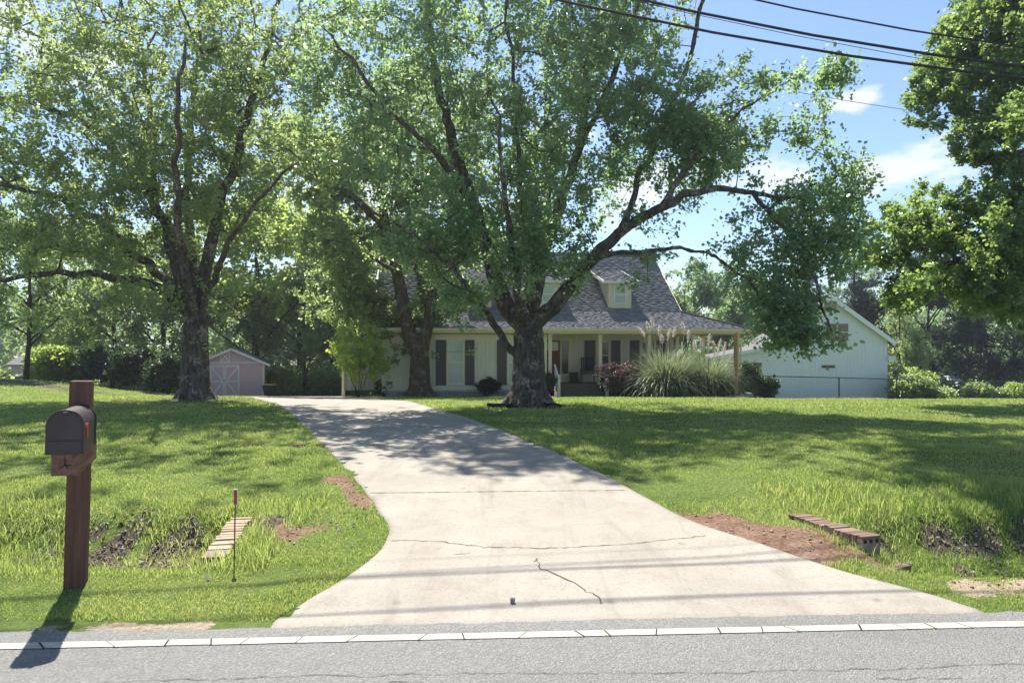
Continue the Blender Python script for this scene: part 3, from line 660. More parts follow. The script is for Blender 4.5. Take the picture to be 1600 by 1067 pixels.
# --- generic trees: built once per kind, then copied
def generic_tree(name, H, Rr, seed, n_att, leaf, mat_leaf, mat_bark, shoots=4, per=9, crown_base=.28, tr=.2, sl=.6, multi=False):
    rng = np.random.RandomState(seed); sk = Skeleton(); tr_ids = sk.limb([(0, 0, -.3), (.1 * rng.normal(), .1 * rng.normal(), H * .35), (.2 * rng.normal(), .2 * rng.normal(), H * .8)], tr, tr * .3, None, .5, rng, .04)
    for k in range(7):
        z = H * rng.uniform(.2, .6); a = k * 2.4 + rng.uniform(-.4, .4); st = tr_ids[min(len(tr_ids) - 1, int(z / .5))]
        l = Rr * rng.uniform(.6, .95); sk.limb([np.array([math.cos(a) * l * .5, math.sin(a) * l * .5, z + H * .1]), np.array([math.cos(a) * l, math.sin(a) * l, z + H * rng.uniform(.14, .3)])], tr * .42, .03, st, .5, rng, .06)
    blobs = []
    for k in range(15):
        z = rng.uniform(crown_base, .95); w = math.sin(math.pi * min(1, max(.08, (z - crown_base + .12) / (1.08 - crown_base)))) ** .6; a = rng.uniform(0, 6.28); rad = Rr * w * rng.uniform(.35, .75)
        s = Rr * rng.uniform(.28, .48); blobs.append((np.array([math.cos(a) * rad, math.sin(a) * rad, z * H]), (s, s, s * .75), 1.0))
    att = sample_crown(rng, blobs, n_att, .55, -.3, seed); sk.grow(att, rng, .8, .012, 2.2, 4)
    (tv, tf), (bv, bf) = sk.mesh(9, (9, 6, 3), .016)
    root = thing(name, None, 'tree'); mesh_np('trunk', bv, bf, mat_bark, root, True)
    V, Q = leaves_np(rng, att, shoots, per, leaf, sl, None, .3, .1); mesh_np('crown', V, Q, mat_leaf, root)
    return root

def pine_tree(name, H, seed):
    rng = np.random.RandomState(seed); sk = Skeleton(); ids = sk.limb([(0, 0, -.3), (.1, 0, H * .5), (0, .1, H)], .24, .05, None, .5, rng, .03); cen = []
    for k in range(34):
        z = H * (.42 + .57 * (k / 33.0)); a = k * 2.4 + rng.uniform(-.5, .5); l = (1 - (z / H - .42) / .75) * H * .19 * rng.uniform(.5, 1.15)
        st = ids[min(len(ids) - 1, int(z / .5))]; e = np.array([math.cos(a), math.sin(a), 0])
        b = sk.limb([np.array([0, 0, z]) + e * l * .5 + [0, 0, l * .12], np.array([0, 0, z]) + e * l + [0, 0, l * .38]], .05, .015, st, .4, rng, .05)
        for i in b[len(b) // 3:]:
            for _ in range(3): cen.append(sk.p[i] + rng.normal(size=3) * np.array([.3, .3, .16]))
    (tv, tf), (bv, bf) = sk.mesh(9, (9, 6, 3))
    root = thing(name, None, 'tree'); mesh_np('trunk', bv, bf, M['bark_dark'], root, True)
    V, Q = leaves_np(rng, np.array(cen), 5, 12, .26, .25, None, .4, .05, .10, .2, 0); mesh_np('crown', V, Q, M['needle'], root)
    return root

protos = {'wood': generic_tree('wood_tree', 12, 4.6, 101, 560, .21, M['leaf_wood'], M['bark_dark'], 5, 7),
          'wood_b': generic_tree('wood_tree', 11, 5.0, 102, 560, .21, M['leaf_pear2'], M['bark_dark'], 5, 7, .2),
          'bright': generic_tree('sunlit_tree', 9, 4.0, 103, 430, .20, M['leaf_bright'], M['bark_dark'], 5, 7, .16, .14),
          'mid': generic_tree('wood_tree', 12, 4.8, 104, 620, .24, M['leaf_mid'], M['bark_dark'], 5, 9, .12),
          'dark': generic_tree('dark_tree', 14, 4.6, 105, 640, .22, M['leaf_dark'], M['bark_dark'], 5, 9, .22),
          'pine': pine_tree('pine_tree', 17, 106)}
_used = set()
def plant_tree(kind, label, px, d, h, w=1.0, rz=0.0, group=None):
    base_h = {'wood': 12, 'wood_b': 11, 'bright': 9, 'mid': 12, 'dark': 14, 'pine': 17}[kind]
    x = (px - CX) * d / F; s = h / base_h; loc = (x, d, gz(x, d) - .03); r = protos[kind]
    if kind not in _used:
        _used.add(kind); r.location = loc; r.rotation_euler = (0, 0, rz); r.scale = (s * w, s * w, s); r['label'] = label
        if group: r['group'] = group
    else: copy_tree(r, loc, rz, (s * w, s * w, s), label, group)

for a in [
 # side of the shed and the far end of the lawn
 ('wood', 'dark trunked tree at the lawn edge beside the far grey roof', 40, 31, 7.5, 1.0, .4),
 ('wood_b', 'leafy tree whose low boughs hang behind the broad lawn tree', 175, 39, 9.5, 1.0, 1.2),
 ('bright', 'sunlit yellow green tree standing behind the mauve shed', 400, 46, 13.5, 1.1, 2.1),
 ('bright', 'sunlit tree behind the trash can and the drive end', 470, 52, 15, 1.1, .3),
 ('wood_b', 'dark trunked tree between the shed and the house, at the end of the drive', 478, 43, 8.5, 1.0, 3.0),
 ('wood', 'small leafy tree just behind the shed roof', 398, 44.5, 7.5, .9, 4.0),
 ('wood', 'leafy tree behind the dark shrubs on the far side of the lawn', 255, 42, 10.5, 1.0, 5.1),
 ('wood_b', 'leafy tree rising behind the bamboo clump', 95, 48, 12, 1.0, 2.6),
 ('bright', 'sunlit tree at the corner of the house beyond the drive end', 545, 47, 11, .9, 1.0),
 ('wood', 'tree in deep shade beyond the drive end near the house corner', 515, 56, 10, 1.1, .8),
 # behind the house
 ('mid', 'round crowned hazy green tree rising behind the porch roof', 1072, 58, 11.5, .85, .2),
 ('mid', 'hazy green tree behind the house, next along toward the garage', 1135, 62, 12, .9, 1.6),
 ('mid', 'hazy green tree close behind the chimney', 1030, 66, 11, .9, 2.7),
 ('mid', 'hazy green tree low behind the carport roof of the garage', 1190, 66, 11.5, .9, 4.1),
 ('wood_b', 'green tree hidden mostly behind the house roof', 760, 52, 12, 1.1, .9),
 ('wood', 'green tree behind the house near its far gable', 640, 50, 12, 1.1, 3.6),
 # behind the garage
 ('pine', 'tall thin pine behind the garage, nearest its ridge', 1262, 62, 14, 1.0, .3),
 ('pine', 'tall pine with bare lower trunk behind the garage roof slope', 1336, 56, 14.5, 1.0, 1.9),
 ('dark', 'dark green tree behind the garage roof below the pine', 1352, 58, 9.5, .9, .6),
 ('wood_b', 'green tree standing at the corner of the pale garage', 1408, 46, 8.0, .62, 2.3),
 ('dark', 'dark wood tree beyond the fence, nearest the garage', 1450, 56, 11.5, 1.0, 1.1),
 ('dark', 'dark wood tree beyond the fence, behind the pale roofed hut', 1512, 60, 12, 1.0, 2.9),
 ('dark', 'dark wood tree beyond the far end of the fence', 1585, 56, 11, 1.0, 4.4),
 ('dark', 'dark wood tree deep behind the glossy leaved tree', 1650, 62, 13, 1.0, 5.6)]:
    plant_tree(*a)
# far wood that reads as one mass
def far_wood():
    rng = np.random.RandomState(9); cen = []
    for k in range(150):
        a = rng.uniform(-.95, .95); d = rng.uniform(78, 120); x = a * d; h = rng.uniform(9, 15) * (1 if a < .1 or a > .5 else .8)
        n = 46; c = np.array([x, d, gz(x, d) + h * .5]); q = rng.normal(size=(n, 3)); q /= np.linalg.norm(q, axis=1, keepdims=True)
        cen.append(c + q * np.array([4.5, 4.5, h * .5]) * rng.uniform(.3, 1, (n, 1)) ** .5)
    V, Q = leaves_np(rng, np.concatenate(cen), 3, 7, .55, 1.1, None, .3, .3)
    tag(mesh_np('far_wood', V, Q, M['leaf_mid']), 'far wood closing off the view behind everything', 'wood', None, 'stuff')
far_wood()
def undergrowth(label, d0, d1, p0, p1, h, n, seed, mat):
    rng = np.random.RandomState(seed); d = rng.uniform(d0, d1, n); px = rng.uniform(p0, p1, n); x = (px - CX) * d / F; z = ground_z(x, d) + h * rng.uniform(0, 1, n) ** 1.3 * (.6 + .4 * vnoise(x, d, .5, seed)); V, Q = leaves_np(rng, np.stack([x, d, z], 1), 4, 9, .22, .5, None, .3, .15)
    tag(mesh_np('undergrowth', V, Q, mat), label, 'undergrowth', None, 'stuff')
undergrowth('tangled green undergrowth at the end of the drive behind the shed', 45, 60, 300, 640, 2.6, 1700, 91, M['leaf_wood'])
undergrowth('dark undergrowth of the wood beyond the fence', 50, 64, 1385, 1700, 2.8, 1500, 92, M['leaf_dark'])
undergrowth('shaded undergrowth along the far lawn edge', 39, 50, -60, 290, 1.6, 1000, 93, M['leaf_pear2'])

# ------------------------------------------------------------------ shrubs
def shrub(name, label, px, py, d, w, h, leaf, mat, n=260, seed=0, shoots=5, per=8, base=None, group=None, cat='shrub', depth=None, lumps=5):
    rng = np.random.RandomState(seed + 300); x = (px - CX) * d / F; z = gz(x, d) if base is None else base; sk = Skeleton(); st = []
    for k in range(5):
        a = k * 1.256; st += sk.limb([(0, 0, -.05), (math.cos(a) * w * .15, math.sin(a) * w * .15, h * .3), (math.cos(a) * w * .3, math.sin(a) * w * .25, h * .62)], .02, .008, None, .15, rng, .01)
    dp = depth or w * .8
    bl = [(np.array([0, 0, h * .52]), (w * .40, dp * .40, h * .40), 1.2)]
    for k in range(lumps): a = rng.uniform(0, 6.28); bl.append((np.array([math.cos(a) * w * .28, math.sin(a) * dp * .28, h * rng.uniform(.35, .8)]), (w * .24, dp * .24, h * .22), .8))
    att = sample_crown(rng, bl, n, 2.2, -.5, seed, 2.6); att[:, 2] = np.maximum(att[:, 2], .05); sk.grow(att, rng, .15, .003, 2.2)
    _, (bv, bf) = sk.mesh(9, (6, 5, 3)); root = thing(name, label, cat, (x, d, z), 0, group)
    mesh_np('stems', bv, bf, M['bark_dark'], root, True)
    V, Q = leaves_np(rng, att, shoots, per, leaf, leaf * 2.2, np.array([0, 0, h * .3]), .3, leaf * .4); mesh_np('foliage', V, Q, mat, root); return root

for a in [
 ('round_shrub', 'small round clipped shrub by the wall corner, beside the bright young tree', 602, 617, 30.2, .85, .95, .05, M['leaf_shrub'], 300, 1),
 ('round_shrub', 'clipped shrub between the two tall front windows, under the house wall', 763, 617, 30.2, 1.1, .95, .05, M['leaf_shrub'], 340, 2),
 ('round_shrub', 'clipped shrub tucked beside the white newel at the porch steps', 856, 618, 29.8, .8, 1.05, .05, M['leaf_shrub'], 300, 3),
 ('bamboo_clump', 'pale yellow green bamboo clump at the lawn edge, below the grey roof', 78, 606, 33.5, 2.0, 1.9, .15, M['leaf_bright'], 420, 4),
 ('bamboo_clump', 'yellow green bamboo clump, the one next to the dark shrubs', 118, 606, 34.5, 2.0, 1.9, .15, M['leaf_bright'], 420, 5),
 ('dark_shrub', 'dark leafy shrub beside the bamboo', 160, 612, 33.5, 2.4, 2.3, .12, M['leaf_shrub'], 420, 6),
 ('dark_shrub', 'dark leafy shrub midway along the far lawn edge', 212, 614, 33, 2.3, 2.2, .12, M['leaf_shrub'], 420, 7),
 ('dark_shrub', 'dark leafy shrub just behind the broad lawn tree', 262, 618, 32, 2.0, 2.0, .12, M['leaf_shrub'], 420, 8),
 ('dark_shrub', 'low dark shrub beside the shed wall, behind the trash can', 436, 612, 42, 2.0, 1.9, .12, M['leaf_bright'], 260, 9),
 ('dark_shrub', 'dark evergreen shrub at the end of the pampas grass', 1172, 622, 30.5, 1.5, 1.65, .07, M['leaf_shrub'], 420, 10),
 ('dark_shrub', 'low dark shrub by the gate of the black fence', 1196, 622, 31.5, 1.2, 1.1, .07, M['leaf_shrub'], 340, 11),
 ('light_shrub', 'pale leafy bush along the fence beside the garage corner', 1420, 622, 39.5, 2.4, 1.6, .13, M['leaf_pear2'], 420, 12),
 ('light_shrub', 'pale leafy bush with reddish top before the pale roofed hut', 1436, 622, 40.5, 2.1, 1.8, .13, M['leaf_bright'], 420, 13),
 ('light_shrub', 'low pale bush just short of the pale roofed hut', 1474, 624, 39.0, 1.8, .72, .12, M['leaf_pear2'], 340, 14),
 ('light_shrub', 'pale pointed bush beyond the pale roofed hut', 1526, 622, 42.5, 1.8, 1.15, .12, M['leaf_pear2'], 380, 15),
 ('light_shrub', 'pale bush at the far end of the fence', 1592, 624, 44.5, 2.2, 1.15, .12, M['leaf_bright'], 380, 16),
 ('light_shrub', 'thin pale weed bush near the far fence post', 1566, 624, 42.5, 1.1, .8, .1, M['leaf_pear2'], 220, 17)]:
    shrub(*a)
shrub('young_tree', 'bright lime green young tree at the corner of the house', 560, 620, 28.5, 2.6, 3.4, .13, M['leaf_lime'], 130, 20, 4, 8, None, None, 'tree', 2.0, 7)
shrub('japanese_maple', 'low spreading purple leaved maple beside the porch steps', 972, 621, 29.6, 2.1, 1.6, .065, M['maple'], 340, 21, 5, 9, None, None, 'shrub', 1.4, 6)

# pampas grass: fountains of long arching blades and pale plumes
def pampas(label, px, d, w, h, n, seed, plumes):
    rng = np.random.RandomState(seed); x = (px - CX) * d / F; root = thing('pampas_grass', label, 'ornamental grass', (x, d, gz(x, d)), 0, 'pampas grass clumps before the porch')
    a = rng.uniform(0, 6.283, n); e = np.stack([np.cos(a), np.sin(a), 0 * a], 1); s = np.stack([-np.sin(a), np.cos(a), 0 * a], 1); r0 = rng.uniform(0, .36, n) * w; q = rng.uniform(0, 1, n)
    th = .12 + 1.0 * q * rng.uniform(.5, 1, n); bend = rng.uniform(.9, 2.6, n) * (.35 + q); L = h * rng.uniform(.7, 1.45, n); K = 9; V = np.zeros((n, K, 2, 3)); p = e * r0[:, None] + rng.normal(size=(n, 3)) * [.06, .06, 0]; ang = th.copy()
    for k in range(K):
        t = k / (K - 1); wd = .014 * (1 - t) ** .6 + .002; V[:, k, 0] = p - s * wd; V[:, k, 1] = p + s * wd
        p = p + (e * np.sin(ang)[:, None] + np.array([0, 0, 1]) * np.cos(ang)[:, None]) * (L / (K - 1))[:, None]; ang = ang + bend / (K - 1) * (.4 + 1.2 * t)
    V[..., 2] = np.maximum(V[..., 2], .02)
    b = np.arange(n)[:, None] * K * 2 + np.arange(K - 1)[None] * 2; Q = np.stack([b, b + 1, b + 3, b + 2], -1).reshape(-1, 4)
    mesh_np('foliage', V.reshape(-1, 3), Q, M['pampas'], root)
    for (dx, dy, top, lean, ln) in plumes:
        st = MB(); p0 = np.array([dx * .4, dy, .3]); p1 = np.array([dx, dy, top - ln]); p2 = np.array([dx + lean, dy, top])
        pts = [p0, (p0 + p1) / 2, p1, p2]; st.tube(pts, [.006, .006, .005, .002], 4); pm = st.build('plume', M['plume'], root)
        m = 300; t = rng.uniform(0, 1, m); c = p1 + (p2 - p1) * t[:, None]; wd = .13 * np.sin(np.pi * np.clip(t * .8 + .12, 0, 1)); q = rng.normal(size=(m, 3)); q[:, 2] = np.abs(q[:, 2]) * .9 + .5; q /= np.linalg.norm(q, axis=1, keepdims=True)
        u = np.cross(q, rng.normal(size=(m, 3))); u /= np.linalg.norm(u, axis=1, keepdims=True); tip = c + q * wd[:, None] * 1.2
        VV = np.stack([c - u * .006, c + u * .006, tip], 1).reshape(-1, 3); mesh_np('plume_hairs', VV, np.arange(m * 3).reshape(-1, 3), M['plume'], pm)
pampas('large pampas grass clump beside the purple maple with tall pale plumes', 1042, 29.4, 1.75, 1.75, 3000, 51, [(-.75, 0, 3.25, -.12, .5), (-.55, .1, 3.45, -.1, .6), (-.95, 0, 3.0, -.3, .45), (-.35, -.1, 3.1, .02, .5), (.05, 0, 2.95, .1, .5), (.3, .1, 3.05, .1, .5), (-.15, .2, 2.7, -.05, .45), (.75, 0, 3.25, -.12, .55), (.95, .1, 2.9, .02, .5)])
pampas('pampas grass clump next to the thin wooden pole with feathery plumes', 1106, 29.6, 1.5, 1.6, 2400, 52, [(-.25, 0, 2.6, -.06, .6), (.05, .1, 2.75, .06, .6), (.45, 0, 2.55, .12, .65), (.7, .1, 2.4, .1, .6), (-.5, 0, 2.5, -.1, .55), (.2, -.1, 2.45, 0, .5)])
# ------------------------------------------------------------------ ground sheet
def grid_axis(segs):
    out = []
    for a, b, st in segs: out.append(np.arange(a, b, st))
    return np.unique(np.round(np.concatenate(out + [[segs[-1][1]]]), 4))
gx = grid_axis([(-400, -60, 20), (-60, -24, 2), (-24, -9, .3), (-9, 10, .085), (10, 26, .3), (26, 60, 2), (60, 400, 20)])
gy = grid_axis([(-60, 0, 6), (0, 4, .5), (4, 10, .085), (10, 20, .16), (20, 36, .3), (36, 60, 1.5), (60, 620, 20)])
X, Y = np.meshgrid(gx, gy); Xf, Yf = X.ravel(), Y.ravel()
Z = ground_z(Xf, Yf)
Z = Z - .10 * (Yf < road_edge(Xf) - .12) - .07 * in_drive(Xf, Yf, -.10)
nx, ny = len(gx), len(gy); i = (np.arange(ny - 1)[:, None] * nx + np.arange(nx - 1)[None]).ravel()
g = mesh_np('ground', np.stack([Xf, Yf, Z], 1), np.stack([i, i + 1, i + nx + 1, i + nx], 1), M['ground'], None, True)
cl, li, sa = cover(Xf, Yf); near = (Yf > 4.0)
ca = g.data.attributes.new('cover', 'FLOAT_COLOR', 'POINT'); ca.data.foreach_set('color', np.stack([cl * near, li, sa * near, np.ones_like(cl)], 1).astype(np.float32).ravel())
tag(g, None, None, None, 'structure')

# road: sheet with an uneven broken edge
xs = np.concatenate([np.arange(-200, -12, 8), np.arange(-12, 14, .06), np.arange(14, 201, 8)]); rows = np.array([0, .05, .2, .5, 1.0, 2, 4, 8, 14])
ed = road_edge(xs) + .018 * vnoise(xs, xs * 0, 14, 31) + .01 * vnoise(xs, xs * 0, 40, 32)
RX = np.repeat(xs[None], len(rows), 0); RY = ed[None] - rows[:, None]; RZ = np.full_like(RX, -.03) + np.where(rows[:, None] < .01, -.012, 0) + .015 * np.clip(rows[:, None] - .3, 0, 4)
n = len(xs); i = (np.arange(len(rows) - 1)[:, None] * n + np.arange(n - 1)[None]).ravel()
road = tag(mesh_np('road', np.stack([RX, RY, RZ], -1).reshape(-1, 3), np.stack([i, i + n, i + n + 1, i + 1], 1), M['asphalt']), None, None, None, 'structure')
def road_z(x, y): return -.03 + .015 * min(4, max(0, road_edge(np.array(x)) - y - .3))
# edge line of worn thermoplastic pieces
mb = MB(); rng = np.random.RandomState(4); x = -16.0
sl = .02; gaps = MB()
while x < 18:
    l = rng.uniform(.16, .46); sl2 = rng.uniform(-.06, .03); y0 = 4.36 + .052 * x; w = .043
    pts = []
    for (a, b) in ((x - sl, -w), (x + l - sl2, -w), (x + l + sl2, w), (x + sl, w)):
        yy = y0 + b + rng.uniform(-.003, .003) + .052 * (a - x); pts.append((a, yy, road_z(a, yy) + .006))
    mb.poly(pts); gap = rng.uniform(.007, .014); q = []
    for (a, b) in ((x + l - sl2 - .004, -w - .006), (x + l - sl2 + gap + .004, -w - .006), (x + l + sl2 + gap + .004, w + .006), (x + l + sl2 - .004, w + .006)): q.append((a, y0 + b + .052 * (a - x), road_z(a, y0 + b) + .003))
    gaps.poly(q); x += l + gap; sl = sl2
el = mb.build('edge_line', M['line_paint'], road); gaps.build('line_crack', M['asph_dark'], el)
# thin cracks in the asphalt
def crack(name, pts, w, mat, parent, zf, seed, jit=.012, lift=.004):
    rng = np.random.RandomState(seed); p = np.array(pts, float); s = np.concatenate([[0], np.cumsum(np.linalg.norm(np.diff(p, axis=0), axis=1))]); g_ = np.arange(0, s[-1], .04)
    q = np.stack([np.interp(g_, s, p[:, k]) for k in (0, 1)], 1) + np.cumsum(rng.normal(size=(len(g_), 2)), 0) * jit * .5 + rng.normal(size=(len(g_), 2)) * jit * .5
    ww = w * rng.uniform(.25, 1.3, len(g_)); V = []; t = np.gradient(q, axis=0); t /= np.linalg.norm(t, axis=1, keepdims=True) + 1e-9
    for k in range(len(g_)):
        for sg in (-1, 1): a = q[k] + np.array([-t[k, 1], t[k, 0]]) * ww[k] * sg * .5; V.append((a[0], a[1], zf(a[0], a[1]) + lift))
    i = np.arange(len(g_) - 1) * 2
    return mesh_np(name, np.array(V), np.stack([i, i + 1, i + 3, i + 2], 1), mat, parent)
crack('crack', [(-3.2, 3.72), (-1.5, 3.80), (.4, 3.86), (1.2, 3.84), (3.6, 3.97)], .0045, M['asph_dark'], road, road_z, 1)
crack('crack', [(-2.4, 3.66), (-.4, 3.7)], .005, M['asph_dark'], road, road_z, 2)
crack('crack', [(2.0, 3.78), (2.5, 3.8)], .005, M['asph_dark'], road, road_z, 3)

# driveway sheet
ys = np.concatenate([np.arange(4.15, 12, .06), np.arange(12, 22, .2), np.arange(22, DRIVE_END, .5)]); K = 44; u = np.linspace(0, 1, K)
def drive_z(x, y): return ground_z(x, y, False) + .022 * smooth(4.7, 5.0, y) - .006
xl = drive_left(ys) ; xr = drive_right(ys)
DX = xl[:, None] + (xr - xl)[:, None] * u[None]; DY = np.repeat(ys[:, None], K, 1)
DY = np.maximum(DY, (road_edge(DX) - .22) * (DY < 5.4))
DZ = drive_z(DX, DY); DZ = np.where(DY < road_edge(DX) + .25, -.026 - .03 * smooth(.0, -.1, DY - road_edge(DX)) + (DZ + .026) * smooth(.0, .25, DY - road_edge(DX)), DZ)
# thickened rim
DX = np.concatenate([DX[:, :1], DX, DX[:, -1:]], 1); DY = np.concatenate([DY[:, :1], DY, DY[:, -1:]], 1); DZ = np.concatenate([DZ[:, :1] - .12, DZ, DZ[:, -1:] - .12], 1); K += 2
i = (np.arange(len(ys) - 1)[:, None] * K + np.arange(K - 1)[None]).ravel()
drive = tag(mesh_np('driveway', np.stack([DX, DY, DZ], -1).reshape(-1, 3), np.stack([i, i + 1, i + K + 1, i + K], 1), M['concrete'], None, False), None, None, None, 'structure')
dzf = lambda x, y: float(drive_z(np.array(x), np.array(y)))
def dpts(*px): return [on_ground(*p) for p in px]
crack('joint', [(drive_left(np.array(7.75)) + .05, 7.72), (-.3, 7.77), (drive_right(np.array(7.82)) - .03, 7.84)], .014, M['crack_brown'], drive, dzf, 5, .004)
crack('joint', dpts((640, 668), (690, 669), (735, 660)), .02, M['crack_brown'], drive, dzf, 6, .01)
crack('crack', dpts((610, 847), (680, 848), (760, 856), (850, 858), (960, 852), (1030, 845), (1100, 836)), .009, M['crack_brown'], drive, dzf, 7, .014)
crack('crack', dpts((838, 876), (850, 895), (890, 912), (925, 932), (955, 950)), .013, M['crack_brown'], drive, dzf, 8, .016)
crack('crack', dpts((710, 870), (745, 866)), .006, M['crack_brown'], drive, dzf, 9)

# ------------------------------------------------------------------ grass
def grass(name, n, seed, dmin, dmax, hfun, wbase, label, accept, segs=2, pw=1.5, xlim=.86):
    rng = np.random.RandomState(seed); q = rng.uniform(0, 1, n); k = 1 - pw
    d = (dmin ** k + q * (dmax ** k - dmin ** k)) ** (1 / k) if abs(k) > 1e-6 else dmin * (dmax / dmin) ** q
    x = rng.uniform(-xlim, xlim, n) * (d + .8); ok = accept(x, d, rng); x, d = x[ok], d[ok]; n = len(x)
    z = ground_z(x, d) - .008; h = hfun(x, d, rng) * rng.uniform(.55, 1.25, n); w = wbase * (np.maximum(d, 5) / 5.0) ** .8 * rng.uniform(.7, 1.3, n)
    a = rng.uniform(0, 6.283, n); l = rng.uniform(.1, .75, n) * h; e = np.stack([np.cos(a), np.sin(a), 0 * a], 1); b = rng.uniform(0, 6.283, n); s = np.stack([np.cos(b), np.sin(b), 0 * b], 1)
    p = np.stack([x, d, z], 1); m = p + e * (l * .35)[:, None] + np.array([0, 0, 1]) * (h * .62)[:, None]; t = p + e * l[:, None] + np.array([0, 0, 1]) * h[:, None]
    V = np.stack([p - s * w[:, None] * .5, p + s * w[:, None] * .5, m + s * w[:, None] * .38, m - s * w[:, None] * .38, t], 1).reshape(-1, 3)
    i = np.arange(n) * 5; Q = np.stack([i, i + 1, i + 2, i + 3], 1); T = np.stack([i + 3, i + 2, i + 4], 1)
    print(name, n); return tag(mesh_np(name, V, [Q, T], M['grass']), label, 'grass', None, 'stuff')
def acc_lawn(x, y, rng):
    c, l, s = cover(x, y); bare = np.maximum(np.maximum(c, l * .72), s)
    edge = .05 * rng.normal(size=len(x))
    return (~in_drive(x, y, 0.0)) & (~in_drive(x + edge * .6, y, -.02)) & (y > road_edge(x) + .03 + .05 * vnoise(x, x * 0, 4, 77) + .04 * rng.normal(size=len(x))) & (rng.uniform(size=len(x)) > bare * 1.02) & (rng.uniform(size=len(x)) > .5 * smooth(.0, .9, vnoise(x, y, 2.6, 14)) * (y < 12)) & ~((y > 30.6) & (x > -8) & (x < 11))
def h_lawn(x, y, rng):
    yy = yroad(x, y); n = vnoise(x, y, 1.3, 15)
    h = .040 + .012 * n + .014 * smooth(.3, 1, vnoise(x, y, 2.2, 16)) * smooth(8, 6, yy)
    return h * (1 + .35 * vnoise(x, y, 4.5, 23) * (yy < 5.8)) * (1 - .15 * (yy < 5.6)) + .012 * smooth(12, 20, y)
grass('lawn_grass', 900000, 61, 4.6, 34, h_lawn, .0042, 'mown lawn sloping up from the road on both sides of the drive', acc_lawn, 2, 1.45)
def acc_rough(x, y, rng):
    yy = yroad(x, y); c, l, s = cover(x, y)
    on = smooth(5.35, 5.7, yy) * smooth(8.0, 7.2, yy) * ((x < -2.0) | (x > 2.75))
    return (~in_drive(x, y, .25)) & (rng.uniform(size=len(x)) < on * (.35 + .65 * smooth(-.3, .5, vnoise(x, y, 3.1, 18)))) & (rng.uniform(size=len(x)) > np.maximum(c, s)) & (rng.uniform(size=len(x)) > .5 * l) & ~((np.abs(x + 2.6 + .2 * (y - 6.4)) < .12) & (y > 5.7) & (y < 7.1)) & ~((np.abs(x - 2.95 + .3 * (y - 6.1)) < .12) & (y > 5.7) & (y < 6.8))
grass('ditch_grass', 105000, 62, 5.2, 8.2, lambda x, y, rng: .085 + .05 * vnoise(x, y, 2.5, 19), .0062, 'rough uncut grass growing in the roadside ditch', acc_rough, 2, 1.2)
# dead leaves in the ditch and under the trees
def litter():
    rng = np.random.RandomState(71); n = 90000; d = 5.2 * (31 / 5.2) ** rng.uniform(0, 1, n); x = rng.uniform(-.85, .85, n) * d; c, l, s = cover(x, d); ok = (rng.uniform(size=n) < np.clip(l * .7 + .05 * (l > .02) + .004, 0, 1)) & ~in_drive(x, d, .05); x, d = x[ok], d[ok]
    p = np.stack([x, d, ground_z(x, d) + rng.uniform(.004, .035, len(x))], 1); m = len(p); nr = rng.normal(size=(m, 3)) * .35; nr[:, 2] = 1; nr /= np.linalg.norm(nr, axis=1, keepdims=True); u = rng.normal(size=(m, 3)); u -= nr * (u * nr).sum(1, keepdims=True); u /= np.linalg.norm(u, axis=1, keepdims=True); v = np.cross(nr, u); L = rng.uniform(.018, .055, (m, 1))
    V = np.stack([p - u * L * .5, p + v * L * .35 + nr * L * .25, p + u * L * .5, p - v * L * .35 + nr * L * .2], 1).reshape(-1, 3)
    tag(mesh_np('leaf_litter', V, np.arange(m * 4).reshape(-1, 4), M['litter']), 'dead brown leaves lying in the ditch and below the trees', 'leaf litter', None, 'stuff')
litter()
def clods():
    rng = np.random.RandomState(72); n = 60000; d = rng.uniform(4.7, 9, n); x = rng.uniform(-3.2, 6.5, n); c, l, s = cover(x, d); ok = (rng.uniform(size=n) < np.maximum(c, s * .6) * .22) & ~in_drive(x, d, .0) & (d > road_edge(x) + .05); x, d = x[ok], d[ok]; n = len(x)
    r = .004 + .016 * rng.uniform(0, 1, n) ** 3.5; o = np.array([(1, 0, 0), (-.5, .87, 0), (-.5, -.87, 0), (.1, .1, .9), (0, 0, -.6)]); k = rng.uniform(.6, 1.3, (n, 5, 1)); an = rng.uniform(0, 6.28, n); ca, sa = np.cos(an)[:, None], np.sin(an)[:, None]
    V = o[None] * k * r[:, None, None]; V = np.stack([V[..., 0] * ca - V[..., 1] * sa, V[..., 0] * sa + V[..., 1] * ca, V[..., 2]], -1) + np.stack([x, d, ground_z(x, d) + r * .3], 1)[:, None]
    i = np.arange(n)[:, None] * 5; T = np.concatenate([i + np.array(t)[None] for t in ((0, 1, 3), (1, 2, 3), (2, 0, 3), (1, 0, 4), (2, 1, 4), (0, 2, 4))]); tag(mesh_np('soil_clods', V.reshape(-1, 3), T, M['clod']), 'small clods and grit scattered on the bare clay by the drive', 'soil', None, 'stuff')
clods()

# ------------------------------------------------------------------ mailbox
mx, my = -3.29, 5.15; mr = R(23.5)
root = thing('mailbox', 'black arched mailbox with a red flag on a brown timber post by the road', 'mailbox', (mx, my, gz(mx, my)), mr)
root.rotation_euler = (0, R(1.5), mr)
MB().box(-.07, .07, -.07, .07, -.3, 1.535).build('post', M['post_wood'], root, .006)
mb = MB(); mb.box(-.082, .082, -.555, .21, .915, 1.066); beam = mb.build('crossbeam', M['beam_wood'], root, .007)
ck = MB()
for a, l in ((R(95), .062), (R(215), .05), (R(-8), .055), (R(-62), .04)):       # drying splits in the end grain
    c = Vector((0, -.5575, .99)); e = Vector((math.cos(a), 0, math.sin(a))); s = Vector((-e.z, 0, e.x)) * .0045
    ck.poly([c - s, c + e * l * .55 - s * .7 + Vector((.004, 0, 0)), c + e * l, c + e * l * .55 + s * .7 + Vector((.004, 0, 0)), c + s])
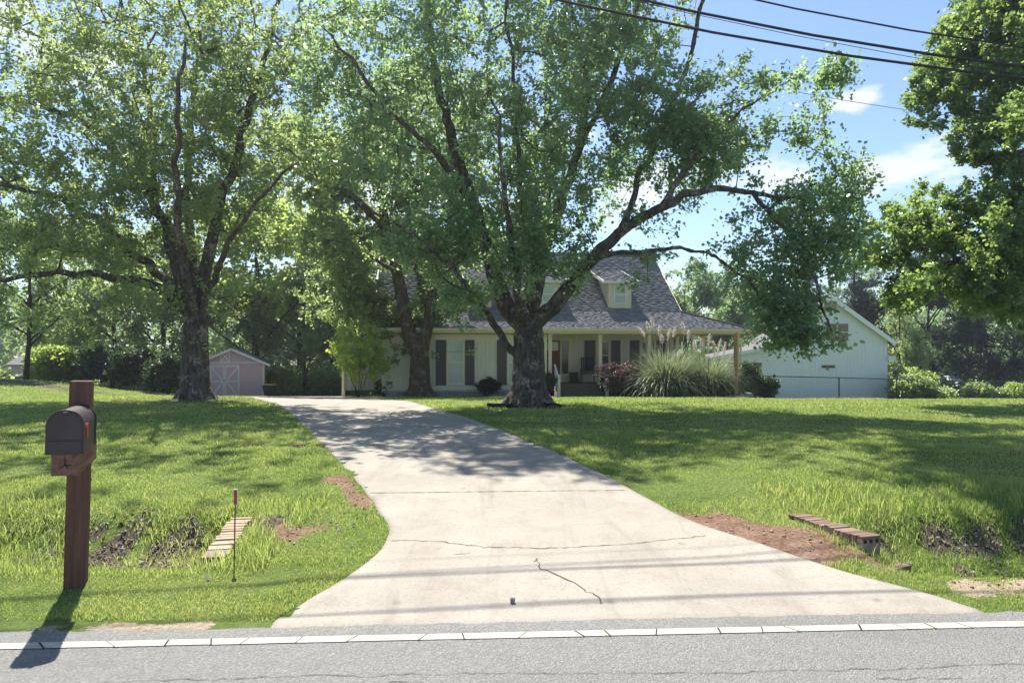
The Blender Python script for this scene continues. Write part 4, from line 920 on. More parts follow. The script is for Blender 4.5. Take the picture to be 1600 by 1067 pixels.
ck.build('end_split', M['asph_dark'], beam, fix=False)
def arch(w, h, n=16):
    r = w / 2; return [(-r, 0)] + [(-r, h - r)] + [(-r * math.cos(math.pi * k / n), h - r + r * math.sin(math.pi * k / n)) for k in range(1, n)] + [(r, h - r), (r, 0)]
mb = MB(); mb.prism(arch(.205, .292), 'y', -.555, -.075); body = mb.build('body', M['box_black'], root, .004, False, (0, 0, 1.068))
for y0, y1 in ((-.585, -.545), (-.08, -.062)):
    ring = MB(); po = arch(.226, .304); pi = arch(.205, .292); 
    ring.prism(po, 'y', y0, y1); ring.build('rim', M['box_black'], body, .003, False, (0, 0, -.004))
door = MB().prism(arch(.196, .286), 'y', -.592, -.584).build('door', M['box_black'], root, .002, False, (0, 0, 1.068))
MB().box(-.1, .1, -.5955, -.591, .086, .091).build('door_seam', M['black_paint'], door)
MB().prism([(-.014, .262), (.014, .262), (.014, .284), (-.014, .284)], 'y', -.606, -.591).build('latch', M['box_black'], door, .002)
fl = MB(); fl.box(.103, .108, -.50, -.44, .165, .19); fl.box(.103, .108, -.445, -.39, .09, .19); fl.build('flag', M['red_flag'], root, .001, False, (0, 0, 1.068))

# driveway reflector stake
sx, sy = on_ground(366, 884)
root = thing('marker_stake', 'thin rusty stake with a red reflector strip standing by the pale brick headwall', 'marker', (sx, sy, gz(sx, sy)))
MB().tube([(0, 0, -.1), (.004, 0, .3), (.012, 0, .62)], .0055, 6).build('rod', M['rod'], root)
MB().box(-.004, .028, -.004, .004, .50, .628).build('reflector_frame', M['alu'], root, .001)
MB().box(.0, .024, -.0065, -.0035, .506, .622).build('reflector', M['red_refl'], root)

# culvert headwalls of cored bricks
def headwall(name, label, a, b_, ztop, mat, seed, side):
    rng = np.random.RandomState(seed); a = Vector(a); b_ = Vector(b_); L = (b_ - a).length; d = (b_ - a).normalized(); s = Vector((-d.y, d.x)); ang = math.atan2(d.y, d.x)
    root = thing(name, label, 'headwall', (a.x, a.y, 0)); mb = MB(); hole_discs = MB(); n = int(L / .066)
    for k in range(n):
        c = a + d * (.033 + k * .066); z = ztop(k / n) + rng.uniform(-.010, .006); off = rng.uniform(-.012, .012); o = c - a + s * off; rot = Matrix.Rotation(ang + rng.uniform(-.035, .035), 3, 'Z')
        mb.box(o.x - .0285, o.x + .0285, o.y - .098, o.y + .098, z - .092, z, rot)
        for t in range(2): mb.box(o.x - .03, o.x + .03, o.y - .09, o.y + .09, z - .20 - t * .12, z - .10 - t * .12, rot)
    z = ztop(0) - .046
    for q in (-.062, 0, .062):
        c = s * q - d * .0015; r = .017; hole_discs = MB(); hole_discs.poly([(c.x + s.x * r * math.cos(t), c.y + s.y * r * math.cos(t), z + r * math.sin(t)) for t in np.linspace(0, 6.283, 13)[:-1]]); hole_discs.build('core_shade_disc', M['dark'], root, 0, False, None, False)  # flat dark discs: shade inside the cores is painted on
    mo = MB(); o2 = b_ - a; rot = Matrix.Rotation(ang, 3, 'Z'); mo.box(o2.x / 2 - L / 2, o2.x / 2 + L / 2, o2.y / 2 - .09, o2.y / 2 + .09, ztop(.5) - .45, ztop(.5) - .022, rot); mo.build('mortar', M['mortar'], root)
    mb.build('brickwork', mat, root, .004)
p, q = (-2.50, 5.72), (-2.74, 6.95)
headwall('brick_headwall', 'pale tan brick headwall edging the ditch beside the reflector stake', p, q, lambda t: .055 + .04 * t, M['brick_tan'], 1, 1)
p, q = (3.06, 5.82), (2.80, 6.72)
headwall('brick_headwall', 'brown brick headwall set in the grass beside bare red clay', p, q, lambda t: .20 - .03 * t, M['brick_brown'], 2, 1)
bx, by = 3.24, 5.72
root = thing('loose_brick', 'loose brown brick lying at the end of the brown headwall', 'brick', (bx, by, gz(bx, by) + .03), .5)
mb = MB(); mb.box(-.10, .10, -.046, .046, -.03, .03); mb.build('brick', M['brick_brown'], root, .004)

def rock(name, label, x, y, sc, mat, seed, z=None, rot=0, cat='rock', group=None):
    rng = random.Random(seed); bm = bmesh.new(); bmesh.ops.create_icosphere(bm, subdivisions=2, radius=1)
    for v in bm.verts:
        k = 1 + .16 * math.sin(v.co.x * 3 + seed) + .13 * math.sin(v.co.y * 4.1 + seed * 2) + rng.uniform(-.09, .09); v.co = Vector((max(-.8, min(.8, v.co.x * k)) * sc[0], max(-.8, min(.8, v.co.y * k)) * sc[1], max(-.7, min(.7, v.co.z * k)) * sc[2]))
    me = bpy.data.meshes.new(name); bm.to_mesh(me); bm.free(); me.materials.append(mat); o = bpy.data.objects.new(name, me); link(o)
    o.location = (x, y, (gz(x, y) if z is None else z) + sc[2] * .35); o.rotation_euler = (0, 0, rot); return tag(o, label, cat, group)
s = lambda px, d: (px - CX) * d / F
rock('flat_stone', 'flat tan stone lying at the foot of the thin wooden pole', s(1142, 28.2), 28.2, (.42, .3, .10), M['stone'], 1)
rock('flat_stone', 'smaller flat stone overlapping in front of the wooden pole', s(1158, 27.9), 27.9, (.36, .25, .09), M['stone'], 2)
rock('block_stone', 'tilted square grey brown block beside the flat stones at the pole', s(1171, 28.1), 28.1, (.23, .2, .25), M['stone_gray'], 3, None, .5)
x_, y_ = on_ground(801, 944)
rock('dirt_clod', 'small dark clod lying on the drive close to the road', x_, y_, (.022, .02, .02), M['stone_gray'], 4, .0, 0, 'clod')
# grit and fallen twigs at the drive's edge
# wooden pole in the lawn
px_, pd = s(1150, 28.3), 28.3; root = thing('wooden_pole', 'thin weathered wooden pole with a short top hook standing on stones in the lawn', 'pole', (px_, pd, gz(px_, pd)))
MB().tube([(0, 0, -.2), (.01, 0, 1.2), (.0, 0, 2.62)], [.075, .07, .066], 10).build('pole', M['raw_wood'], root)
MB().box(-.09, -.062, -.03, .03, 1.35, 2.45).build('bracket', M['rod'], root, .004)
MB().tube([(0, 0, 2.6), (.0, -.02, 2.72), (.07, -.05, 2.78)], .03, 8).build('cap', M['raw_wood'], root)

# black pipes round the big tree
def pipe(label, pts):
    p = np.array([(a, b, gz(a, b) + c) for a, b, c in pts]); g_ = np.linspace(0, len(p) - 1, 90); q = np.stack([np.interp(g_, np.arange(len(p)), p[:, k]) for k in range(3)], 1)
    for _ in range(8): q[1:-1] = .5 * q[1:-1] + .25 * (q[:-2] + q[2:])
    r = .05 + .006 * (np.arange(90) % 2); mb = MB(); mb.tube(q, r, 10); o = mb.build('drain_pipe', M['pipe'], None, 0, True); tag(o, label, 'drain pipe')
pipe('short black corrugated pipe curving round the big trunk on its drive side', [(-.62, 17.35, .05), (-.35, 17.25, .06), (-.05, 17.2, .05), (.15, 17.15, .03)])
pipe('black corrugated pipe lying on the porch side of the big trunk', [(.72, 17.6, .12), (.85, 17.4, .06), (1.1, 17.25, .05), (1.35, 17.2, .02)])
HAZE = .0008
# ------------------------------------------------------------------ the house
HZ = -.62
house = thing('house', 'beige cottage with steep shingled roof, shed dormers and a wraparound porch', 'house', (0, 0, 0))
def battens(mb, x0, x1, y, z0, z1, step=.305, face=-1, ax='x', skip=()):
    t = x0
    while t <= x1:
        if not any(a - .02 < t < b + .02 for a, b in skip):
            if ax == 'x': mb.box(t - .024, t + .024, y - .034, y, z0, z1)
            else: mb.box(y, y + .018, t - .02, t + .02, z0, z1)
        t += step
FY, PY, BY = 31.0, 33.05, 40.6
XL, XP, XR, XE = -5.96, 1.55, 7.95, 10.35
FL, SO = .05, 2.34
def wall(x0, x1, y0, y1, z0, z1, mat='siding', skip=(), bat=True, name='wall'):
    mb = MB(); mb.box(x0, x1, y0, y1, z0, z1)
    if bat: battens(mb, x0 + .1, x1 - .05, y0, z0, z1, .2, -1, 'x', skip)
    return mb.build(name, M[mat], house)
wall(XL, XP, FY, FY + .15, -.15, SO, 'siding', ((-3.6, -1.75), (-.8, 1.03)))          # front wing
wall(XL, XL + .14, FY + .152, BY, -.15, SO, 'siding', (), False)
wall(XP - .14, XP, FY + .152, PY, -.15, SO, 'siding', (), False)
wall(XP + .002, XR, PY, PY + .15, FL, 2.44, 'siding', ((1.7, 3.06), (3.68, 5.46), (5.84, 7.64)))   # porch wall
wall(XR - .15, XR, PY + .152, BY, FL, 3.4, 'siding', (), False)
wall(XL, XR, BY, BY + .15, -.15, 3.4, 'siding', (), False)
w = wall(-7.75, XL - .003, 32.2, 32.35, -.2, 2.25, 'siding_gray')
MB().box(-7.86, -7.74, 32.12, 32.36, -.75, 2.25).build('corner_board', M['trim'], house)
MB().box(XL - .02, XL + .09, FY - .035, FY + .1, -.2, SO).build('corner_board', M['trim'], house)
MB().box(XP - .1, XP + .02, FY - .035, FY + .05, -.2, SO).build('corner_board', M['trim'], house)
MB().box(XL + .1, XP - .12, FY - .03, FY - .001, 2.02, SO).build('frieze_board', M['trim'], house)
MB().box(-.05 + XL, XP, FY - .012, FY + .12, -.24, -.152).build('skirt_board', M['siding_gray'], house)
# crawl space: dark panel painted as its shade, lattice strips and block piers
MB().box(XL + .05, XP, FY + .10, FY + .14, -.9, -.242).build('crawl_shade_panel', M['dark'], house)
lt = MB(); x = XL + .05
while x < XP - .3:
    for sg, yy in ((1, FY + .03), (-1, FY + .045)): lt.bar((x + .15 - sg * .13, yy, -.50), (x + .15 + sg * .13, yy, -.245), .032, .01, (0, 1, 0))
    x += .105
lt.build('lattice', M['lattice'], house)
for x in (-5.5, -3.2, -.2, .9): MB().box(x - .2, x + .2, FY + .0, FY + .09, -.75, -.245).build('pier', M['foundation'], house, .01)
# windows, each with frame, pane, sash; shutters
def window(x0, x1, z0, z1, y, parent, glass='glass_blind', fr='trim', fw=.075, mull=True):
    f = MB(); f.box(x0 - fw, x1 + fw, y - .045, y - .002, z1, z1 + fw).box(x0 - fw, x1 + fw, y - .06, y - .002, z0 - fw, z0).box(x0 - fw, x0, y - .04, y - .002, z0, z1).box(x1, x1 + fw, y - .04, y - .002, z0, z1)
    if mull: f.box(x0, x1, y - .036, y - .002, (z0 + z1) / 2 - .025, (z0 + z1) / 2 + .025)
    o = f.build('window', M[fr], parent); MB().box(x0, x1, y - .022, y - .004, z0, z1).build('pane', M[glass], o); return o
def shutter(x0, x1, z0, z1, y):
    mb = MB(); mb.box(x0, x1, y - .028, y - .019, z0, z1).box(x0, x0 + .05, y - .045, y - .029, z0, z1).box(x1 - .05, x1, y - .045, y - .029, z0, z1)
    for z in (z0, (z0 + z1) / 2 - .03, z1 - .06): mb.box(x0 + .05, x1 - .05, y - .045, y - .029, z, z + .06)
    z = z0 + .08
    while z < z1 - .1: mb.box(x0 + .05, x1 - .05, y - .036, y - .029, z, z + .018); z += .04
    mb.build('shutter', M['shutter'], house)
window(-3.0, -2.33, .14, 2.0, FY, house); shutter(-3.56, -3.1, .06, 2.08, FY); shutter(-2.23, -1.8, .06, 2.08, FY)
window(-.22, .45, .14, 2.0, FY, house); shutter(-.76, -.32, .06, 2.08, FY); shutter(.55, .98, .06, 2.08, FY)
window(4.35, 4.85, .72, 1.98, PY, house, 'glass_dark'); shutter(3.72, 4.22, .62, 2.08, PY); shutter(4.98, 5.42, .62, 2.08, PY)
window(6.45, 7.05, .72, 1.98, PY, house, 'glass_dark'); shutter(5.88, 6.33, .62, 2.08, PY); shutter(7.17, 7.6, .62, 2.08, PY)
# front door with sidelight
dr = MB(); dr.box(1.78, 2.56, PY - .05, PY - .002, FL, 2.08)
for (a, b, c, d) in ((1.88, 2.14, .25, .72), (2.22, 2.48, .25, .72), (1.88, 2.14, .82, 1.5), (2.22, 2.48, .82, 1.5)): dr.box(a, b, PY - .062, PY - .051, c, d)
dr = dr.build('front_door', M['door_red'], house, .004); MB().box(1.9, 2.44, PY - .06, PY - .0505, 1.62, 1.97).build('door_pane', M['glass_blind'], dr); MB().box(1.86, 2.48, PY - .056, PY - .0502, 1.58, 2.01).build('pane_frame', M['trim'], dr)
MB().tube([(2.5, PY - .05, 1.02), (2.5, PY - .1, 1.02)], .03, 8).build('handle', M['rod'], dr)
df = MB(); df.box(1.68, 1.775, PY - .07, PY - .002, FL, 2.2).box(2.565, 2.64, PY - .07, PY - .002, FL, 2.2).box(2.95, 3.06, PY - .07, PY - .002, FL, 2.2).box(1.776, 2.949, PY - .066, PY - .002, 2.085, 2.2).box(2.641, 2.949, PY - .05, PY - .002, FL, .45)
df.build('door_frame', M['trim'], house); MB().box(2.645, 2.945, PY - .03, PY - .002, .452, 2.083).build('sidelight', M['glass_dark'], house)
MB().box(1.3, 1.5, PY - .05, PY - .01, 1.3, 1.5).build('porch_light', M['black_paint'], house)
# porch floor, skirting, steps
pf = MB(); pf.box(XP, XE + .05, FY - .12, PY - .001, FL - .06, FL).box(XR + .01, XE + .05, PY, BY, FL - .06, FL); pf.build('porch_floor', M['deck_wood'], house)
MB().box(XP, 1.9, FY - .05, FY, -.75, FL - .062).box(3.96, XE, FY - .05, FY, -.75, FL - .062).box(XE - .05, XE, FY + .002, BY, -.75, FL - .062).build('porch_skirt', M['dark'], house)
for k, (z, y) in enumerate(((-.10, 30.58), (-.29, 30.28), (-.48, 29.98))):
    st = MB(); st.box(1.94, 3.92, y, y + .33, z - .045, z).box(1.96, 3.9, y + .03, y + .06, z - .35, z - .046); st.build('step', M['deck_wood'], house, .006)
MB().box(1.96, 3.9, FY - .10, FY - .06, -.25, FL - .062).build('step_riser', M['deck_wood'], house)
# posts, beam, rails
def post(x, y, mat='trim'):
    o = MB().box(x - .075, x + .075, y - .075, y + .075, FL, SO - .002).box(x - .10, x + .10, y - .1, y + .1, FL, FL + .14).box(x - .1, x + .1, y - .1, y + .1, SO - .12, SO - .003); o.build('porch_post', M[mat], house, .006)
for x in (1.72, 3.93, 6.13, 8.15, 10.22): post(x, FY + .02)
post(10.22, 34.9); post(10.22, 38.5)
MB().box(XP + .022, XE + .06, FY - .10, FY + .10, SO, SO + .2).box(XE - .16, XE + .04, FY + .102, BY, SO, SO + .2).build('porch_beam', M['trim'], house)
MB().box(XP, XE - .2, FY + .12, PY - .002, SO + .12, SO + .15).box(XR + .01, XE - .2, PY, BY, SO + .12, SO + .15).build('porch_ceiling', M['siding_gray'], house)
def rail(p0, p1, ztop, zbot):
    p0 = Vector(p0); p1 = Vector(p1); r = MB(); n = max(2, int((p1 - p0).length / .12))
    r.bar(p0 + Vector((0, 0, ztop)), p1 + Vector((0, 0, ztop)), .07, .045); r.bar(p0 + Vector((0, 0, zbot)), p1 + Vector((0, 0, zbot)), .045, .04)
    for k in range(1, n): c = p0.lerp(p1, k / n); r.box(c.x - .018, c.x + .018, c.y - .018, c.y + .018, c.z + zbot + .02, c.z + ztop - .02)
    r.build('railing', M['white_paint'], house)
rail((4.02, FY + .02, FL), (6.04, FY + .02, FL), .86, .12); rail((6.22, FY + .02, FL), (8.06, FY + .02, FL), .86, .12); rail((8.24, FY + .02, FL), (10.13, FY + .02, FL), .86, .12)
for x in (1.90, 3.96):
    rail((x, FY - .12, FL + .05), (x, 30.02, -.52 + .07), .86, .14); MB().box(x - .06, x + .06, 29.9, 30.02, -.75, .50).box(x - .08, x + .08, 29.88, 30.04, .501, .54).build('newel_post', M['white_paint'], house, .004)
# gable end, roof underlay
EZ, BZ, RZ_, RY_, BK = 2.58, 3.48, 6.78, 36.6, 32.45
SL = (RZ_ - BZ) / (RY_ - BK)
G = MB()
for x in (XL + .05, XR - .06):
    G = MB(); G.prism([(FY + .3, SO + .1), (BK, BZ - .1), (RY_, RZ_ - .16), (2 * RY_ - BK, BZ - .1), (BY, SO + .1)], 'x', x - .05, x + .05)
    G.build('gable_wall', M['siding'], house)
U = MB(); e = .05
U.poly([(-6.3, 30.66, EZ - e), (10.78, 30.66, EZ - e), (8.12, BK, BZ - e), (-6.3, BK, BZ - e)]); U.poly([(-6.3, BK, BZ - e), (8.12, BK, BZ - e), (8.12, RY_, RZ_ - e), (-6.3, RY_, RZ_ - e)])
U.poly([(-6.3, RY_, RZ_ - e), (8.12, RY_, RZ_ - e), (8.12, 2 * RY_ - BK, BZ - e), (-6.3, 2 * RY_ - BK, BZ - e)]); U.poly([(10.78, 30.66, EZ - e), (10.78, BY, EZ - e), (8.12, BY, BZ - e), (8.12, BK, BZ - e)]); U.poly([(-6.3, 2 * RY_ - BK, BZ - e), (8.12, 2 * RY_ - BK, BZ - e), (8.12, BY + 2.8, EZ - e), (-6.3, BY + 2.8, EZ - e)])
U.build('roof_deck', M['dark'], house, 0, False, None, False)
def shingles(p00, p10, p01, p11, name, parent, expo=.145, seed=0, mat='shingle', thick=.014):
    """courses of laminated shingles: p00-p10 the eave edge, p01-p11 the top edge"""
    rng = np.random.RandomState(seed); p00, p10, p01, p11 = [np.array(p, float) for p in (p00, p10, p01, p11)]
    up = (p01 + p11 - p00 - p10) / 2; n = max(1, int(np.linalg.norm(up) / expo)); nr = np.cross(p10 - p00, p01 - p00 + p11 - p10); nr /= np.linalg.norm(nr); V = []; Fq = []
    for k in range(n):
        a0, b0 = p00 + (p01 - p00) * k / n, p10 + (p11 - p10) * k / n; t1 = min(1, (k + 1.12) / n); a1, b1 = p00 + (p01 - p00) * t1, p10 + (p11 - p10) * t1; L = np.linalg.norm(b0 - a0); s = 0.0; tab = rng.uniform() < .5
        while s < L - 1e-4:
            l = rng.uniform(.12, .34); e_ = min(L, s + l); th = thick * (1.9 if tab else .7) * rng.uniform(.85, 1.15); tab = not tab; i = len(V); u0, u1 = s / L, e_ / L
            q0, q1 = a0 + (b0 - a0) * u0, a0 + (b0 - a0) * u1; r0, r1 = a1 + (b1 - a1) * u0, a1 + (b1 - a1) * u1
            V += [q0 - nr * .004, q1 - nr * .004, q1 + nr * th, q0 + nr * th, r1 + nr * .0015, r0 + nr * .0015]; Fq += [(i, i + 1, i + 2, i + 3), (i + 3, i + 2, i + 4, i + 5)]; s = e_
    return mesh_np(name, np.array(V), np.array(Fq), M[mat], parent)
steep = shingles((-6.34, BK - .02, BZ), (8.16, BK - .02, BZ), (-6.34, RY_, RZ_), (8.16, RY_, RZ_), 'roof', house, .15, 1, 'shingle', .02)
shingles((-6.34, 30.62, EZ), (10.82, 30.62, EZ), (-6.34, BK + .02, BZ + .012), (8.14, BK + .02, BZ + .012), 'porch_roof', house, .145, 2)
shingles((10.82, 30.62, EZ), (10.82, BY, EZ), (8.14, BK, BZ + .01), (8.14, BY, BZ + .01), 'porch_roof', house, .145, 3)
shingles((8.16, 2 * RY_ - BK, BZ), (-6.34, 2 * RY_ - BK, BZ), (8.16, RY_, RZ_), (-6.34, RY_, RZ_), 'roof', house, .3, 4)
MB().bar((-6.34, RY_, RZ_ + .025), (8.16, RY_, RZ_ + .025), .26, .03).build('ridge_cap', M['shingle'], house); MB().bar((10.82, 30.62, EZ + .02), (8.14, BK, BZ + .03), .22, .03).build('hip_cap', M['shingle'], house)
for x in (8.17, -6.35):
    rk = MB(); rk.bar((x, BK, BZ - .09), (x, RY_, RZ_ - .09), .05, .17); rk.bar((x, RY_, RZ_ - .09), (x, 2 * RY_ - BK, BZ - .09), .05, .17)
    if x < 0: rk.bar((-6.35, 30.66, EZ - .09), (-6.35, BK, BZ - .09), .05, .15)
    rk.build('rake_board', M['trim'], house)
gt = MB(); gt.prism([(30.50, EZ + .005), (30.50, EZ - .07), (30.53, EZ - .12), (30.62, EZ - .12), (30.62, EZ + .005), (30.60, EZ + .005), (30.60, EZ - .09), (30.54, EZ - .09), (30.52, EZ - .05), (30.52, EZ + .005)], 'x', -6.34, 10.86)
gt.build('gutter', M['trim'], house); MB().box(-6.34, 10.8, 30.625, 30.66, EZ - .20, EZ - .03).box(10.80, 10.84, 30.67, BY, EZ - .2, EZ - .03).build('fascia', M['trim'], house); MB().box(-6.3, 10.79, 30.661, FY - .105, EZ - .215, EZ - .2).build('soffit', M['siding_gray'], house)
MB().tube([(10.75, 30.56, EZ - .1), (10.72, 30.58, EZ - .25), (10.42, 30.85, EZ - .42), (10.34, 30.9, EZ - .6), (10.34, 30.9, -.6)], .04, 8).build('downspout', M['trim'], house)
# chimney
ch = MB(); rng = np.random.RandomState(5)
for k in range(35):
    z = 4.0 + k * .082
    for f_ in range(2):
        x = 7.42 - (k % 2) * .1 * (f_ == 0)
        n = 4
        for j in range(n): ch.box(7.42 + j * .185 + .004, 7.42 + (j + 1) * .185 - .006, 36.0 + f_ * 1.05, 36.1 + f_ * 1.05, z, z + .072)
    for f_ in range(2):
        for j in range(5): ch.box(7.42 + f_ * .64, 7.52 + f_ * .64, 36.1 + j * .19 + .004, 36.1 + (j + 1) * .19 - .006, z, z + .072)
ch.build('chimney', M['brick_red'], house, 0, False, None, False); MB().box(7.43, 8.15, 36.01, 37.14, 4, 6.86).build('chimney_mortar', M['stone_gray'], house); MB().box(7.36, 8.22, 35.94, 37.21, 6.88, 6.96).build('chimney_cap', M['stone_gray'], house, .01)
# dormers
def dormer(x):
    d = MB(); w = .54; yf = BK + .16; zt = 4.93; sl = .28; yb = 35.55; zb = zt + (yb - yf) * sl
    d.prism([(yf, 3.5), (yf, zt), (yb, zb), (yb, 5.0)], 'x', x - w, x + w)
    t = x - w + .08
    while t < x + w:
        if not x - .34 < t < x + .34: d.box(t - .016, t + .016, yf - .016, yf, 3.55, zt - .02)
        t += .19
    yy = yf + .12
    while yy < yb - .2:
        zz = BZ + (yy - BK) * SL
        for sg in (-1, 1): d.box(min(x + sg * w, x + sg * (w + .016)), max(x + sg * w, x + sg * (w + .016)), yy - .016, yy + .016, zz, zt + (yy - yf) * sl - .02)
        yy += .2
    dm = d.build('dormer', M['siding'], house)
    window(x - .25, x + .25, 3.90, 4.68, yf, dm, 'glass_blind', 'white_paint', .06)
    bz = lambda y: zt + (y - yf) * sl + .02; y0 = yf - .26; y1 = 35.7
    r = shingles((x - w - .26, y0, bz(y0) + .05), (x + w + .26, y0, bz(y0) + .05), (x - w - .26, y1, bz(y1) + .05), (x + w + .26, y1, bz(y1) + .05), 'dormer_roof', dm, .145, int(x * 10) + 50)
    f = MB(); f.prism([(y0, bz(y0) - .02), (y0, bz(y0) + .045), (y1, bz(y1) + .045), (y1, bz(y1) - .02)], 'x', x - w - .25, x + w + .25); f.box(x - w - .26, x + w + .26, y0 - .03, y0 - .001, bz(y0) - .07, bz(y0) + .05)
    for sg in (-1, 1): f.bar((x + sg * (w + .275), y0, bz(y0) - .01), (x + sg * (w + .275), y1, bz(y1) - .01), .03, .13)
    f.build('dormer_trim', M['white_paint'], dm)
for x in (5.28, 1.95, -1.38): dormer(x)

PHI = R(8.0); PIV = np.array([1.7, 31.0])
def hx(x): return np.where(x > 1.7, 1.7 + (x - 1.7) * 1.06, 1.7 + (x - 1.7) * .975)
def descend(o):
    for c_ in o.children: yield c_; yield from descend(c_)
for o in descend(house):
    n_ = len(o.data.vertices); v_ = np.empty(n_ * 3, np.float32); o.data.vertices.foreach_get('co', v_); v_ = v_.reshape(-1, 3); v_[:, 0] = hx(v_[:, 0]) - 1.7; v_[:, 1] -= 31.0; o.data.vertices.foreach_set('co', v_.ravel()); o.data.update()
house.location = (1.7, 31.0, 0); house.rotation_euler = (0, 0, PHI)
def HP(x, y, z):
    u, v = float(hx(np.array(x))) - 1.7, y - 31.0; return (1.7 + u * math.cos(PHI) - v * math.sin(PHI), 31.0 + u * math.sin(PHI) + v * math.cos(PHI), z)
# porch furniture
root = thing('rocking_chair', 'dark slatted rocking chair on the porch beside the front door', 'rocking chair', HP(3.66, 32.2, FL), R(-4))
sb = MB()
for k in range(7): sb.bar((-.24 + k * .08, .28, .46), (-.27 + k * .09, .55, 1.2), .055, .02, (0, 1, 0))
sb.bar((-.32, .55, 1.19), (.32, .55, 1.19), .09, .03); sb.build('backrest', M['black_paint'], root)
sb = MB()
for k in range(6): sb.box(-.28, .28, -.25 + k * .09, -.175 + k * .09, .42, .445)
sb.build('seat', M['black_paint'], root)
for x in (-.3, .3):
    MB().bar((x, -.3, .66), (x, .33, .66), .09, .03).build('armrest', M['black_paint'], root)
    for y in (-.22, .26): MB().bar((x, y, .06), (x, y, .65 if y < 0 else .66), .045).build('leg', M['black_paint'], root)
    MB().tube([(x, -.45, .11), (x, -.2, .045), (x, .1, .035), (x, .4, .09), (x, .6, .17)], .022, 6).build('rocker', M['black_paint'], root)
root = thing('porch_planter', 'dark square planter box standing between the sidelight and the rocking chair', 'planter', HP(3.12, 32.55, FL), PHI)
MB().box(-.18, .18, -.18, .18, 0, .46).build('box', M['black_paint'], root, .01); MB().box(-.2, .2, -.2, .2, .461, .5).build('rim', M['black_paint'], root, .008)

# ------------------------------------------------------------------ shed
d = 40.0; k = d / F; sx = lambda px: (px - CX) * k; zz = lambda py: ZC + (CY - py) * k
x0, x1, cx = sx(314), sx(410), sx(362); zg = zz(622.5); ze = zz(566.5); zr = zz(546.5)
shed = thing('shed', 'small mauve gabled shed with white trimmed double doors at the drive end', 'shed', (cx, d, zg), R(16)); X0, X1, ZE, ZR = x0 - cx, x1 - cx, ze - zg, zr - zg; DP = 3.6
mb = MB(); mb.prism([(X0, 0), (X1, 0), (X1, ZE), (0, ZR), (X0, ZE)], 'y', 0, DP)
t = X0 + .06
while t < X1: mb.box(t - .012, t + .012, -.012, 0, .02, ZE + (1 - abs(t) / X1) * (ZR - ZE) - .06); t += .14
mb.build('wall', M['shed_pink'], shed)
for sg in (-1, 1):
    a = (sg * (X1 + .32), ZE - .08); rf = MB(); sl = (ZR - ZE + .06) / X1
    rf.prism([(0, ZR + .10), (0, ZR + .04), (sg * (X1 + .34), ZR + .04 - sl * (X1 + .34)), (sg * (X1 + .34), ZR + .10 - sl * (X1 + .34))], 'y', -.26, DP + .2); rf.build('roof', M['shingle'], shed)
    bb = MB(); bb.bar((0, -.28, ZR + .03), (sg * (X1 + .34), -.28, ZR + .03 - sl * (X1 + .34)), .035, .13, (0, 0, 1)); bb.build('bargeboard', M['white_paint'], shed)
tr = MB(); tr.box(X0 + .11, X1 - .11, -.035, -.0125, ZE - .05, ZE + .04).box(X1 - .10, X1 + .012, -.035, -.0125, 0, ZE + .04).box(X0 - .012, X0 + .10, -.035, -.0125, 0, ZE + .04); tr.build('trim', M['white_paint'], shed)
DX0, DX1 = sx(330.5) - cx, sx(373.5) - cx; DM = (DX0 + DX1) / 2; DZ1 = zz(570) - zg
for a, b in ((DX0, DM - .006), (DM + .006, DX1)):
    dd = MB().box(a, b, -.03, -.0125, .06, DZ1).build('door', M['shed_pink'], shed); f = MB(); w = .085; ym, yb = -.05, -.031; zm = (DZ1 + .06) / 2
    f.box(a, a + w, ym, yb, .06, DZ1).box(b - w, b, ym, yb, .06, DZ1).box(a + w, b - w, ym, yb, .06, .06 + w).box(a + w, b - w, ym, yb, DZ1 - w * 1.6, DZ1).box(a + w, b - w, ym, yb, zm - w / 2, zm + w / 2)
    inn = (a + w, b - w) if a == DX0 else (b - w, a + w)
    f.bar((inn[0], -.042, DZ1 - .14), (inn[1], -.042, zm + .04), .018, .08, (0, 0, 1)); f.bar((inn[0], -.042, .14), (inn[1], -.042, zm - .04), .018, .08, (0, 0, 1)); f.build('door_brace', M['white_paint'], dd)
    hx = DM - .05 if a == DX0 else DM + .05; MB().box(hx - .012, hx + .012, -.07, -.051, zm - .02, zm + .12).build('handle', M['rod'], dd)
vx = sx(352.5) - cx; vz0, vz1 = zz(564) - zg, zz(550) - zg
v = MB().box(vx - .20, vx + .20, -.03, -.0125, vz0, vz1).build('loft_vent', M['shed_pink'], shed); f = MB(); f.box(vx - .27, vx - .2, -.045, -.0126, vz0 - .06, vz1 + .05).box(vx + .2, vx + .27, -.045, -.0126, vz0 - .06, vz1 + .05).box(vx - .2, vx + .2, -.045, -.0126, vz0 - .06, vz0).box(vx - .2, vx + .2, -.045, -.0126, vz1, vz1 + .05)
f.bar((vx - .2, -.037, vz0), (vx + .2, -.037, vz1), .014, .06, (0, 0, 1)); f.bar((vx + .2, -.034, vz0), (vx - .2, -.034, vz1), .014, .06, (0, 0, 1)); f.build('vent_frame', M['white_paint'], v)
